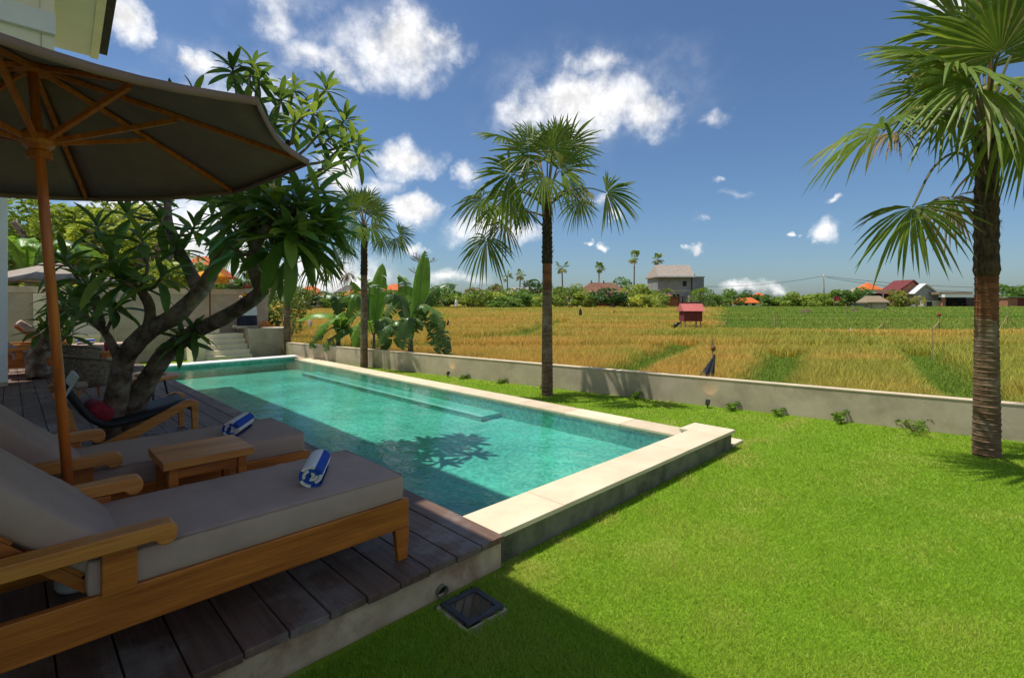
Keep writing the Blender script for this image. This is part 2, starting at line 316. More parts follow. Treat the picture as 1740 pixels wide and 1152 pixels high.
def quick_mesh(name, V, F, mat, tint=None, smooth=False):      # arrays straight into a mesh; F is (n,3)
    me = bpy.data.meshes.new(name); nv = len(V); nf = len(F)
    me.vertices.add(nv); me.vertices.foreach_set('co', np.asarray(V, np.float32).ravel())
    me.loops.add(nf * 3); me.loops.foreach_set('vertex_index', np.asarray(F, np.int32).ravel())
    me.polygons.add(nf); me.polygons.foreach_set('loop_start', np.arange(0, nf * 3, 3, dtype=np.int32))
    me.update(calc_edges=True); me.materials.append(mat)
    if tint is not None:
        a = me.color_attributes.new('tint', 'FLOAT_COLOR', 'POINT'); c = np.ones((nv, 4), np.float32); c[:, :3] = tint; a.data.foreach_set('color', c.ravel())
    if smooth: me.polygons.foreach_set('use_smooth', np.ones(nf, bool))
    return me
def vnoise(x, y, s, seed=0):      # smooth value noise
    x = np.asarray(x) / s + 1000; y = np.asarray(y) / s + 1000; i = np.floor(x).astype(np.int64); j = np.floor(y).astype(np.int64); u = x - i; v = y - j; u = u * u * (3 - 2 * u); v = v * v * (3 - 2 * v)
    def h(a, b): n = np.sin(a * 127.1 + b * 311.7 + seed * 74.7) * 43758.5453; return n - np.floor(n)
    return (h(i, j) * (1 - u) + h(i + 1, j) * u) * (1 - v) + (h(i, j + 1) * (1 - u) + h(i + 1, j + 1) * u) * v
# ------------------------------------------------------------------ the lie of the land
WA, WB = Vector((8.95, -4.4, 0)), Vector((5.62, 14.82, 0)); WD = (WB - WA).normalized(); WN = Vector((WD.y, -WD.x, 0))      # garden wall line; WN points to the fields
STEPS = [15.5, 19, 22.5, 26, 30, 35, 41, 48, 56, 66]
def gz(Z):
    Z = np.asarray(Z, float); r = np.zeros_like(Z)
    for s in STEPS: r = r + .058 * np.clip((Z - s) / .5 + .5, 0, 1)
    return r
def lz(x, y): return x * RV.x + y * RV.y, x * FV.x + y * FV.y
def ground_at(px, Z): p = D(px, HYP, Z); return Vector((p.x, p.y, float(gz(Z))))
PATHS = [((1025, 628), (1165, 578)), ((1275, 660), (1335, 592)), ((1560, 590), (1665, 668)), ((700, 580), (900, 565)), ((880, 566), (960, 548))]
PATHW = [(G(*a, .35), G(*b, .35)) for a, b in PATHS]
CLEAR = [(*ground_at(1174, 23.6).xy, 1.25), (*ground_at(1180, 24.6).xy, 1.0), (*ground_at(1488, 61.5).xy, 1.6)]
def crop(x, y):
    """crop colour (r,g,b) and height at places in the fields"""
    l, Z = lz(x, y); n1 = vnoise(x, y, 2.3, 1); n2 = vnoise(x, y, .6, 2); n3 = vnoise(x, y, 7, 3)
    gold = np.array([.64, .42, .095]); gold2 = np.array([.56, .46, .09]); grn = np.array([.21, .31, .04]); yg = np.array([.38, .40, .06])
    t = np.clip(n1 * .7 + n2 * .3, 0, 1)[:, None]; c = gold * (1 - t) + gold2 * t
    bn = vnoise(l / 9, Z / 1.1, 1.0, 31); k = np.clip((n3 * .7 + .3 * n1 + .5 * bn - .70) * 2.2, 0, .85)[:, None]; c = c * (1 - k) + yg * k
    h = .40 + .05 * (n2 - .5) + .05 * (n1 - .5)
    g = np.zeros_like(Z)
    for i, s in enumerate(STEPS):      # green banks between the terraces
        sw = s + .8 * (vnoise(x, y, 6, i + 9) - .5)
        g = np.maximum(g, np.clip(1.4 - np.abs(Z - sw) / (.22 + .010 * s), 0, 1) * (.45 + .55 * (vnoise(x, y, 9, 20 + i) > .35)))
    for a, b in PATHW:
        d = np.array([b.x - a.x, b.y - a.y]); Ln = np.hypot(*d); d = d / Ln; q = (x - a.x) * d[0] + (y - a.y) * d[1]; w = np.abs((x - a.x) * d[1] - (y - a.y) * d[0])
        g = np.maximum(g, np.clip(1.5 - w / (.30 + .2 * n2), 0, 1) * (q > -.4) * (q < Ln + .4))
    young = np.clip((l / Z - .395 - .01 * np.sin(Z)) * 40, 0, 1) * np.clip((Z - 21.5 - 1.5 * (n3 - .5)) / .8, 0, 1)
    yc = np.array([.165, .29, .035]) * (1 - .8 * bn[:, None]) + np.array([.36, .38, .07]) * .8 * bn[:, None]
    c = c * (1 - young[:, None]) + yc * young[:, None]; g = g * (1 - .6 * young)
    c = c * (1 - g[:, None]) + grn * g[:, None]; h = h * (1 - .7 * g) * (1 - .25 * young); h = h * (1 - .35 * (young > .5) * (np.sin(Z * 2.1 + 2 * n1) > .55))
    for hx, hy, hr in CLEAR: h = h * np.clip(((x - hx) ** 2 + (y - hy) ** 2) / hr ** 2, .12, 1)
    return c, h
def in_garden(x, y): return ((x - WA.x) * WN.x + (y - WA.y) * WN.y) < .16

def make_field():
    u = np.concatenate([[.12], np.arange(.3, 30, .5), np.arange(30, 110, 1.6), np.geomspace(112, 2600, 22)])
    v = np.concatenate([-np.geomspace(2500, 42, 16), np.arange(-40, 130, .9), np.geomspace(132, 2600, 18)])
    U, Vv = np.meshgrid(u, v, indexing='ij'); x = WA.x + WN.x * U + WD.x * Vv; y = WA.y + WN.y * U + WD.y * Vv
    _, Z = lz(x, y); z = gz(Z) - .02 + np.where(Z > 300, .25, 0)
    V = np.stack([x, y, z], -1).reshape(-1, 3); a, b = U.shape; i = np.arange(a * b).reshape(a, b)
    q = np.stack([i[:-1, :-1], i[1:, :-1], i[1:, 1:], i[:-1, 1:]], -1).reshape(-1, 4); F = np.concatenate([q[:, [0, 1, 2]], q[:, [0, 2, 3]]])
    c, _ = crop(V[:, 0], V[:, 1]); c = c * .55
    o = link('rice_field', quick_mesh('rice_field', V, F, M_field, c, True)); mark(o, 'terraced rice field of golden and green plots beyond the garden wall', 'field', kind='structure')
make_field()
def blades(name, x, y, z, h, w, c, bend, mat, parent=None, three=False):
    n = len(x); a = rng.uniform(0, 2 * np.pi, n); ca, sa = np.cos(a), np.sin(a); b = rng.uniform(0, 2 * np.pi, n); bx, by = np.cos(b) * bend * h, np.sin(b) * bend * h
    base = np.stack([x, y, z], -1); side = np.stack([ca * w / 2, sa * w / 2, np.zeros(n)], -1); tip = np.stack([bx, by, h], -1)
    if not three:
        V = np.stack([base - side, base + side, base + tip], 1).reshape(-1, 3); F = np.arange(3 * n).reshape(n, 3); k = 3
    else:
        mid = np.stack([bx * .25, by * .25, h * .6], -1); tip[:, 2] *= .93
        V = np.stack([base - side * .7, base + side * .7, base + mid - side, base + mid + side, base + tip], 1).reshape(-1, 3); i = np.arange(n)[:, None] * 5
        F = np.concatenate([i + [0, 1, 3], i + [0, 3, 2], i + [2, 3, 4]]); k = 5
    return link(name, quick_mesh(name, V, F, mat, np.repeat(c, k, 0)), parent)
def make_rice():
    n = 1500000; r = np.exp(rng.uniform(np.log(5.2), np.log(88), n)); th = rng.uniform(-.86, .82, n)      # thinner with distance
    l = r * np.tan(th) * .72 + 0; Z = r; l = r * np.tan(th); x = RV.x * l + FV.x * Z; y = RV.y * l + FV.y * Z
    k = ~in_garden(x, y) & (l / Z > -.5) & (l / Z < 1.08) & ~((l / Z < .39) & (Z > 74)) & (rng.random(n) < .62); x, y, Z = x[k], y[k], Z[k]
    c, h = crop(x, y); n = len(x); c = c * rng.uniform(.84, 1.18, (n, 1)) * (1 + rng.uniform(-.06, .06, (n, 3)))
    h = h * rng.uniform(.75, 1.12, n); w = .0085 * np.maximum(1, Z / 6.5) ** .9 * rng.uniform(.7, 1.3, n)
    o = blades('rice_plants', x, y, gz(Z), h, w, np.clip(c, 0, 1), .26, M_rice, three=True)
    mark(o, 'ripe golden rice plants with green banks filling the terraced field', 'rice', kind='stuff')
make_rice()
# yard ground beyond the back wall and under the house
mb = MB(); mb.box((-60, 16.72, -.3), (5.6, 70, 0)); mark(mb.build('yard', M_soil), 'bare yard ground with plants behind the back wall', 'ground', kind='structure')
mb = MB(); mb.box((-2500, -2500, -1.6), (2500, 2500, -1.3)); mark(mb.build('ground', M_soil), 'soil ground under the garden and far plain', 'ground', kind='structure')

# lawn: a sheet with a hole for deck and pool
def lawn():
    mb = MB(); wx = lambda y: WA.x + (y - WA.y) * WD.x / WD.y
    def strip(x0, x1, y0, y1, n=1):
        for i in range(n):
            a = y0 + (y1 - y0) * i / n; b = y0 + (y1 - y0) * (i + 1) / n; xa = x1(a) if callable(x1) else x1; xb = x1(b) if callable(x1) else x1
            mb.add([(x0, a, 0), (xa, a, 0), (xb, b, 0), (x0, b, 0)], [(0, 1, 2, 3)])
    strip(-6, wx, -12, 1.86); strip(-6, 1.575, 1.86, 2.26); strip(1.855, wx, 1.86, 2.26); strip(1.575, 1.855, 2.195, 2.26); strip(5.62, wx, 2.26, 14.82); strip(-1.0, 5.62, 14.2, 16.5)
    o = mb.build('lawn', M_lawn); mark(o, 'green lawn of mown turf between pool and wall', 'lawn', kind='structure')
    n = 1300000; r = np.exp(rng.uniform(np.log(1.15), np.log(17), n)); t = rng.uniform(-1.1, 1.1, n); Z = r; l = r * t; x = RV.x * l + FV.x * Z; y = RV.y * l + FV.y * Z
    g = ~in_garden(x + WN.x * .02, y + WN.y * .02)
    ok = (((x - WA.x) * WN.x + (y - WA.y) * WN.y) < -.01) & (x > -1) & (y < 16.4)
    pool = (x < 5.86) & (y > 2.235) & ~((y > 14.32) & (y < 15.35) & (x > 1.5) & (x < 5.6)); pool &= ~((x > 5.62) & (y < 2.55) & (y < 2.3))
    u, v = (x - 1.715), (y - 2.03); ca, sa = math.cos(GA), math.sin(GA); gu, gv = u * ca + v * sa, -u * sa + v * ca; grate = (np.abs(gu) < .135 + .012 * np.sin(gv * 60)) & (np.abs(gv) < .135 + .012 * np.sin(gu * 70))
    wn = vnoise(x, y, .35, 5); edge = (y > 2.2 - .05 * wn) & (x < 2.12)
    ok &= ~pool & ~grate & ~edge & ~((np.abs(x - 5.78) < .18) & (np.abs(y - 2.34) < .09)); x, y, r = x[ok], y[ok], r[ok]; n = len(x)
    n1 = vnoise(x, y, .8, 11); n2 = vnoise(x, y, .22, 12); n3 = vnoise(x, y, 2.6, 13)
    a, b, d = np.array([.235, .43, .018]), np.array([.32, .49, .03]), np.array([.50, .48, .10])
    k = np.clip(n1 * .6 + n2 * .4, 0, 1)[:, None]; c = a * (1 - k) + b * k
    dry = np.clip((n3 * .6 + n1 * .35 + n2 * .3 - .68) * 2.4, 0, .6)[:, None] * (rng.random((n, 1)) < .6); c = c * (1 - dry) + d * dry
    ed = (np.clip(1 - (2.24 - y) / .3, 0, 1) * (y < 2.24) * (x > 2) * (n1 + n2 > .95))[:, None] * .7; c = c * (1 - ed) + d * ed
    c = c * np.array([.87, .88, .9]) * (.92 + .16 * n3[:, None])
    c = c * rng.uniform(.7, 1.3, (n, 1)); h = rng.uniform(.010, .025, n) * (.75 + .6 * n2); w = .0036 * np.maximum(1, r / 2.6) ** .9 * rng.uniform(.7, 1.3, n)
    o = blades('grass', x, y, np.zeros(n), h, w, np.clip(c, 0, 1), .8, M_grass); mark(o, 'short green grass blades covering the lawn, yellowish in patches', 'grass', kind='stuff')
GA = rad(-2)
lawn()

# ------------------------------------------------------------------ pool
XL, XR, YN, YF, WZ, FZ = 2.10, 5.50, 2.57, 13.9, .03, -.22
pool = MB().box((XL - .14, YN - .3, FZ - .15), (XR + .3, YF + .3, FZ)).box((XL - .14, YN, FZ + .001), (XL - .002, YF, .155)).box((XR + .002, YN, FZ + .001), (XR + .28, YF, .018)).box((XL, YF + .002, FZ + .001), (XR, YF + .3, .085)).box((XL, YN - .28, FZ + .001), (XR, YN - .002, .02)).build('swimming_pool', M_tile)
mark(pool, 'long rectangular swimming pool lined with green stone tiles', 'pool', kind='structure'); ORG[pool] = Vector((0, 0, 0))
mb = MB().box((XR - .42, 5.8, FZ + .002), (XR - .001, 12.4, -.145)); mb.build('underwater_bench', M_tile, pool, bevel=.008)
mb = MB().box((XR - .43, 5.78, -.147), (XR - .34, 12.42, -.138)); mb.build('bench_nosing', M_tileL, pool)
for i, (r_, z) in enumerate(((1.12, -.14), (.82, -.055))):
    poly = [(XL + .001, YN + .001)] + [(XL + .001 + r_ * math.cos(rad(a)), YN + .001 + r_ * math.sin(rad(a))) for a in range(0, 91, 6)]
    MB().prism(poly, FZ + .002 + i * .001, z, 'z').build('corner_step', M_tileL if i else M_tile, pool)
w = MB().add([(XL, YN, WZ), (XR, YN, WZ), (XR, YF, WZ), (XL, YF, WZ)], [(0, 1, 2, 3)]).build('pool_water', M_water)
mark(w, 'clear turquoise pool water with soft ripples', 'water', kind='structure')
cw = MB().box((XL + .012, 2.262, -.15), (5.60, YN - .02, .165)).box((5.28, YN - .021, -.05), (5.598, 2.68, .164)).build('pool_end_wall', M_concD)
mark(cw, 'low mossy concrete wall along the near end of the pool', 'wall'); ORG[cw] = Vector((0, 0, 0))
xs = [XL + .005, 2.72, 3.62, 4.50, 5.27]
for i in range(4): MB().box((xs[i] + .002, 2.235, .167), (xs[i + 1] - .002, YN + .02, .2 + .0012 * (i % 2))).build('coping_slab', M_stone, cw, bevel=.004)
MB().box((5.273, 2.235, .167), (5.64, 2.70, .2005)).build('coping_slab', M_stone, cw, bevel=.004)
rc = MB().box((XR + .012, 2.72, -.15), (5.83, YF + .3, .022)).build('pool_side_kerb', M_concG); mark(rc, 'concrete kerb along the lawn side of the pool', 'kerb'); ORG[rc] = Vector((0, 0, 0))
y = 2.712; k = 0
while y < YF + .2:
    y2 = min(y + .9, YF + .28); MB().box((XR - .015, y + .002, .024), (5.86, y2 - .002, .056 + .001 * (k % 2))).build('coping_slab', M_stone, rc, bevel=.004); y = y2; k += 1
fc = MB().box((XL + .3, YF + .03, -.1), (XR + .05, YF + .36, .084)).build('pool_far_wall', M_tile); mark(fc, 'tiled upstand closing the far end of the pool', 'wall'); ORG[fc] = Vector((0, 0, 0))
x = XL - .0; k = 0
while x < 5.6:
    x2 = min(x + .88, 5.68); MB().box((x + .002, YF - .03, .086), (x2 - .002, YF + .38, .12 + .001 * (k % 2))).build('coping_slab', M_white, fc, bevel=.004); x = x2; k += 1
pv = MB().box((5.655, 2.262, .0), (5.93, 2.42, .03)).build('stepping_slab', M_stone, bevel=.004); mark(pv, 'small cream paving slab beside the pool corner', 'paving slab')

# ------------------------------------------------------------------ deck
dk = MB().box((-.72, 2.225, -.02), (XL + .008, 2.42, .161)).box((-.72, 2.43, -.02), (XL - .15, 15.0, .150)).build('deck', M_base); mark(dk, 'stained plinth and frame carrying the timber deck', 'deck', kind='structure'); ORG[dk] = Vector((0, 0, 0))
nb = 16; bw = .18
for i in range(nb):
    x1 = XL + .006 - i * bw; x0 = x1 - bw + .007; ys = [2.195 + random.uniform(-.006, .006), 5.4 + (i * 1.37) % 2.6, 9.8 + (i * .83) % 2.4, 15.0]
    for a, b in zip(ys[:-1], ys[1:]):
        MB().box((x0, a + .002, .163), (x1, b - .002, .1995 + random.uniform(-.0015, .0015))).build('plank', M_deck, dk, bevel=.004)

# ------------------------------------------------------------------ garden wall beyond the lawn
gw = thing('garden_wall', WA, 'low grey concrete wall between the lawn and the rice field', 'wall')
def wallseg(a, b, z0, z1, t0, t1):
    p = [WA + WD * a + WN * t0, WA + WD * b + WN * t0, WA + WD * b + WN * t1, WA + WD * a + WN * t1]
    return MB().add([(q.x, q.y, z0) for q in p] + [(q.x, q.y, z1) for q in p], [(3, 2, 1, 0), (4, 5, 6, 7), (0, 1, 5, 4), (1, 2, 6, 5), (2, 3, 7, 6), (3, 0, 4, 7)])
WL = (WB - WA).length
wallseg(-6, WL, -.2, .414, 0, .13).build('wall_body', M_conc, gw); wallseg(-6, WL, .415, .432, -.006, .136).build('wall_cap', M_stone, gw, bevel=.003)

# ------------------------------------------------------------------ back wall, terrace and steps
YW = 16.5
bw_ = thing('back_wall', (1, YW, 0), 'tall tan concrete wall closing the garden behind the deck', 'wall')
MB().box((-4, YW, -.1), (5.72, YW + .16, 1.80)).build('wall_body', M_concG, bw_); MB().box((-4, YW - .03, 1.803), (5.75, YW + .19, 1.95)).build('wall_cap', M_conc, bw_, bevel=.004)
for xx in (1.95, 3.1, 4.25): MB().box((xx, YW - .012, -.1), (xx + .03, YW - .001, 1.80)).build('wall_joint', M_conc, bw_)
cp = thing('cream_wall_panel', (1.0, 16.3, 0), 'cream wall panel with a ledge behind the far loungers', 'wall')
MB().box((.42, YW - .22, 0), (1.62, YW - .015, 1.78)).build('panel', M_cream, cp, bevel=.006); MB().box((.8, YW - .44, .68), (1.62, YW - .222, .80)).build('ledge', M_cream, cp, bevel=.006)  # this section has a paler base colour than the wall behind
tr = thing('shrine_terrace', (4.7, 16, 0), 'raised grey concrete terrace in the corner behind the pool', 'terrace')
MB().box((3.78, 15.98, -.05), (4.83, YW - .02, .70)).box((4.832, 15.42, -.05), (5.98, YW - .02, .82)).build('terrace_body', M_concG, tr, bevel=.006)
MB().box((3.42, 15.30, -.05), (3.72, YW - .02, .88)).build('side_wall', M_step, tr, bevel=.006)
stp = thing('garden_steps', (4.2, 15.6, 0), 'flight of cream concrete steps rising to the shrine terrace', 'steps')
for i in range(5): MB().box((3.722 + .012 * i, 15.16 + i * .17, -.05), (4.83 - .015 * (i > 0), 15.975, .13 + i * .14)).build('step', M_step, stp, bevel=.006)

# ------------------------------------------------------------------ the house
hs = thing('house', (-1.5, 6, 0), 'white two storey house with deep pitched eaves over the deck', 'house')
MB().box((-1.3, .8, 0), (-.85, 11.8, 5.44)).build('wall', M_white, hs)
MB().box((-.85, 11.95, 0), (-.005, 12.25, 3.6)).build('column', M_white, hs, bevel=.006)
MB().box((-.9, 11.9, -.05), (-.0, 12.3, .26)).build('column_foot', M_conc, hs, bevel=.006)
RZ = lambda y: 6.84 + (14.1 - y) * .141      # the roof rises gently towards the lawn and its side edge runs in
RX = lambda y, x: x - .042 * (14.1 - y)
MB().prism([(10.2, 4.3), (13.6, 4.3), (13.6, RZ(13.6) - .02), (10.2, RZ(10.2) - .02)], -2.4, .49, 'x').build('upper_wall', M_cream, hs)
MB().box((-2.4, 10.12, 5.55), (.50, 10.197, 5.86)).build('beam', M_white, hs, bevel=.006)
for xx in (.33, .345): MB().box((xx - .006, 10.192, 5.87 if xx < .34 else 4.3), (xx + .006, 10.199, 7.3 if xx < .34 else 5.54)).build('panel_joint', M_conc, hs)
def slab(x0, x1, ya, yb, t0, t1):
    f = lambda x, y: RX(y, x) if x > 0 else x
    q = [(f(x, y), y, RZ(y) + t) for t in (t0, t1) for x, y in ((x0, ya), (x1, ya), (x1, yb), (x0, yb))]
    return MB().add(q, [(3, 2, 1, 0), (4, 5, 6, 7), (0, 1, 5, 4), (1, 2, 6, 5), (2, 3, 7, 6), (3, 0, 4, 7)])
rf_ = slab(-2.6, 1.54, 5.5, 14.2, .16, .30).build('roof', M_shing, hs)
slab(-2.6, 1.24, 5.6, 14.1, .0, .05).build('soffit', M_sof, rf_); slab(1.242, 1.38, 5.6, 14.1, -.03, .155).build('fascia', M_cream, rf_)
MB().box((-2.4, .6, 5.45), (.63, 5.0, 5.75)).build('porch_roof', M_sof, hs)

# ------------------------------------------------------------------ sun loungers
def soft_box(lo, hi, r=.03, nx=24, ny=10, puff=.012, M=None, sag=.0):
    """a stuffed cushion: rounded, slightly crowned, faintly puckered"""
    mb = MB(); lo = Vector(lo); hi = Vector(hi); c = (lo + hi) / 2; h = (hi - lo) / 2
    def pt(n):      # n on the unit cube
        p = Vector((n.x * h.x, n.y * h.y, n.z * h.z)); inner = Vector([math.copysign(max(abs(p[i]) - 0, 0), p[i]) for i in range(3)])
        core = Vector([max(-h[i] + r, min(h[i] - r, p[i])) for i in range(3)]); d = p - core
        if d.length > 1e-9: d = d.normalized() * r
        q = core + d; u = q.x / h.x; v = q.y / h.y
        if abs(n.z) > .2: q.z += math.copysign(puff * (1 - u * u) ** .5 * (1 - v ** 4) if abs(u) < 1 and abs(v) < 1 else 0, n.z)
        if q.z > 0 and abs(v) > .55: q.z += (.0035 * math.sin(u * 42 + math.sin(u * 13) * 2) + .002 * math.sin(u * 71 + v * 5)) * (abs(v) - .55) / .45
        q = q + c; return M @ q if M is not None else q
    def sp(n):      # denser near the edges so that the rounding shows
        a = [-1, -.985, -.955, -.90] + [-.9 + 1.8 * i / n for i in range(1, n)] + [.90, .955, .985, 1]; return a
    for ax in range(3):
        A, B = [(1, 2), (0, 2), (0, 1)][ax]; na = sp(nx if A == 0 else ny); nb_ = sp((nx if B == 0 else ny) if B != 2 else 4)
        for s in (-1, 1):
            vs = []
            for a in na:
                for b in nb_:
                    n = Vector((0, 0, 0)); n[ax] = s; n[A] = a; n[B] = b; vs.append(pt(n))
            k = len(nb_); mb.add(vs, [(i * k + j, (i + 1) * k + j, (i + 1) * k + j + 1, i * k + j + 1) for i in range(len(na) - 1) for j in range(k - 1)])
    return mb
def weld(o):
    w = o.modifiers.new('weld', 'WELD'); w.merge_threshold = .0005; return o
def make_lounger(loc, label):
    t = thing('sun_lounger', (0, 0, 0), label, 'lounger', 'teak sun loungers with grey cushions')
    W = .345
    for s in (-1, 1):
        a, b = (W - .035, W) if s > 0 else (-W, -W + .035)
        MB().box((-1.06, a, .17), (1.06, b, .325)).build('side_rail', M_teak, t, bevel=.005)
        for x0, x1, sg in ((.985, 1.062, 1), (-1.05, -.97, -1)):
            o = .003 * s; q = [(x0 - .012, .169), (x1, .169), (x1 - .012, .0), (x0 + .008, .0)]
            MB().prism(q, a + o, b + o, 'y').build('leg', M_teak, t, bevel=.004)
        # arm: straight board with a rolled front end
        ay0, ay1 = (s * (W + .01) - .042, s * (W + .01) + .042)
        prof = [(-.98, .48), (-.98, .535), (-.08, .548), (-.05, .545), (-.032, .53), (-.028, .505), (-.035, .478), (-.055, .462), (-.085, .466), (-.105, .488)]
        MB().prism(prof, ay0, ay1, 'y').build('armrest', M_teak2, t, bevel=.006, seg=3)
        MB().box((-.26, s * W - .026 - .006, .326), (-.155, s * W + .026 - .006, .4845)).build('arm_post', M_teak, t, bevel=.004)
        MB().prism([(-.98, .326), (-.86, .326), (-.52, .479), (-.66, .479)], s * W - .02, s * W + .012, 'y').build('arm_brace', M_teak, t, bevel=.004)
    MB().box((1.022, -W + .036, .20), (1.057, W - .036, .32)).build('end_rail', M_teak, t, bevel=.004)
    MB().box((-1.055, -W + .036, .19), (-1.02, W - .036, .32)).build('end_rail', M_teak, t, bevel=.004)
    for i in range(7): x = -.22 + i * .18; MB().box((x, -W + .036, .295), (x + .10, W - .036, .317)).build('slat', M_teak, t, bevel=.003)
    weld(soft_box((-.30, -W + .005, .322), (1.035, W - .012, .455), .022, 28, 12, .010).build('seat_cushion', M_cush, t, smooth=True))
    ang = rad(44); M = Matrix.Translation((-.30, 0, .345)) @ Matrix.Rotation(-(math.pi - ang), 4, 'Y') if False else Matrix.Translation((-.265, 0, .36)) @ Matrix.Rotation(ang, 4, 'Y')
    for z_ in (.451, .332):
        P_ = [(x, y, z_) for x, y in [(-.285, -W + .012), (1.02, -W + .012), (1.028, -W + .02), (1.028, W - .027), (1.02, W - .019), (-.285, W - .019)]]
        MB().tube(P_, .0042, 6).build('piping', M_cush, t, smooth=True)
    fr = MB(); 
    for s in (-1, 1): fr.box((-.80, s * .27 - .02, -.05), (.0, s * .27 + .02, -.012), 0, M)
    for i in range(6): fr.box((-.78 + i * .13, -.29, -.0115), (-.70 + i * .13, .29, .004), 0, M)
    fr.build('backrest_frame', M_teak, t, bevel=.003)
    for q in (-.2, .2): MB().tube([(-.66, q, .30), (-.74, q, .60)], .012).build('prop', M_teak, t)
    weld(soft_box((-.82, -W + .03, .006), (.03, W - .03, .125), .03, 18, 12, .016, M).build('back_cushion', M_cush, t, smooth=True))
    t.location = loc; return t
L1 = make_lounger((.50, 2.725, .2), 'nearest teak sun lounger with grey cushions, at the deck edge')
L2 = copy_tree(L1); L2.location = (.49, 4.0, .2); L2['label'] = 'second teak sun lounger, between the small side table and the big tree'
L3 = copy_tree(L1); L3.location = (.10, 14.0, .2); L3.rotation_euler.z = 0; L3['label'] = 'far teak lounger with raised back by the cream wall panel'
L4 = copy_tree(L1); L4.location = (.95, 14.85 - .0, .2); L4.rotation_euler.z = 0; L4['label'] = 'farthest sun lounger holding a blue towel, against the tan wall'; L3.location = (.35, 13.4, .2); L4.location=(.95,14.55,.2)

def rolled_towel(c, ang, label, r=.062, length=.30):
    t = thing('rolled_towel', c, label, 'towel', 'rolled blue and white striped towels')
    ax = Vector((math.cos(ang), math.sin(ang), 0)); sx = Vector((-ax.y, ax.x, 0)); n = 76; turns = 3.2; cols = []; mb = MB(); th = .0135; c = Vector(c)
    def P(i, off, e):
        q = i / n; a = -turns * 2 * math.pi * q; rr = r - (r - .012) * (1 - q) if False else .010 + (r - .010) * q; rr -= off
        a0 = a + rad(-60)
        return c + ax * e + sx * (math.cos(a0) * rr * 1.12) + UP * (r + math.sin(a0) * rr * .98)
    segs = {0: MB(), 1: MB()}
    for i in range(n):
        arc = (.010 + (r - .010) * (i / n)); s_ = turns * 2 * math.pi * (.010 * (i / n) + (r - .010) * (i / n) ** 2 / 2)
        k = int((s_ + .012) / .062) % 2
        es = (-length / 2 + .006 * math.sin(i * .3), length / 2 + .006 * math.sin(i * .23 + 1))
        v = [P(i, 0, es[0]), P(i + 1, 0, es[0]), P(i + 1, 0, es[1]), P(i, 0, es[1]), P(i, th, es[0]), P(i + 1, th, es[0]), P(i + 1, th, es[1]), P(i, th, es[1])]
        segs[k].add(v, [(0, 1, 2, 3), (7, 6, 5, 4), (0, 4, 5, 1), (3, 2, 6, 7)])
    segs[1].build('blue_stripe', M_blue, t, smooth=False); segs[0].build('white_stripe', M_towel, t)
    return t
rolled_towel((1.165, 2.66, .6575), rad(58), 'rolled blue and white towel on the nearest lounger')
rolled_towel((1.18, 3.98, .6575), rad(55), 'rolled blue and white towel on the second lounger beyond the side table')
rolled_towel((1.20, 14.5, .6575), rad(10), 'small rolled blue and white towel on the farthest lounger')

# side table between the loungers
def side_table():
    x0, x1, y0, y1, zt = .575, 1.02, 3.17, 3.57, .752
    t = thing('side_table', ((x0 + x1) / 2, (y0 + y1) / 2, .2), 'small square teak side table between the two near loungers', 'table')
    for i in range(5):
        a = y0 + (y1 - y0) * i / 5; b = y0 + (y1 - y0) * (i + 1) / 5; MB().box((x0, a + .0005, zt - .042), (x1, b - .0005, zt + .0006 * (i % 2))).build('top_board', M_teak2, t, bevel=.003)
    for x in (x0 + .03, x1 - .075):
        for yy in (y0 + .03, y1 - .075): MB().box((x, yy, .2), (x + .045, yy + .045, zt - .043)).build('leg', M_teak, t, bevel=.004)
    for yy in (y0 + .038, y1 - .062): MB().box((x0 + .076, yy, zt - .105), (x1 - .076, yy + .024, zt - .044)).build('apron', M_teak, t, bevel=.003)
    for x in (x0 + .038, x1 - .062): MB().box((x, y0 + .076, zt - .105), (x + .024, y1 - .076, zt - .044)).build('apron', M_teak, t, bevel=.003)
    for yy in (y0 + .04, y1 - .065): MB().box((x0 + .076, yy, .27), (x1 - .076, yy + .022, .31)).build('stretcher', M_teak, t, bevel=.003)
side_table()

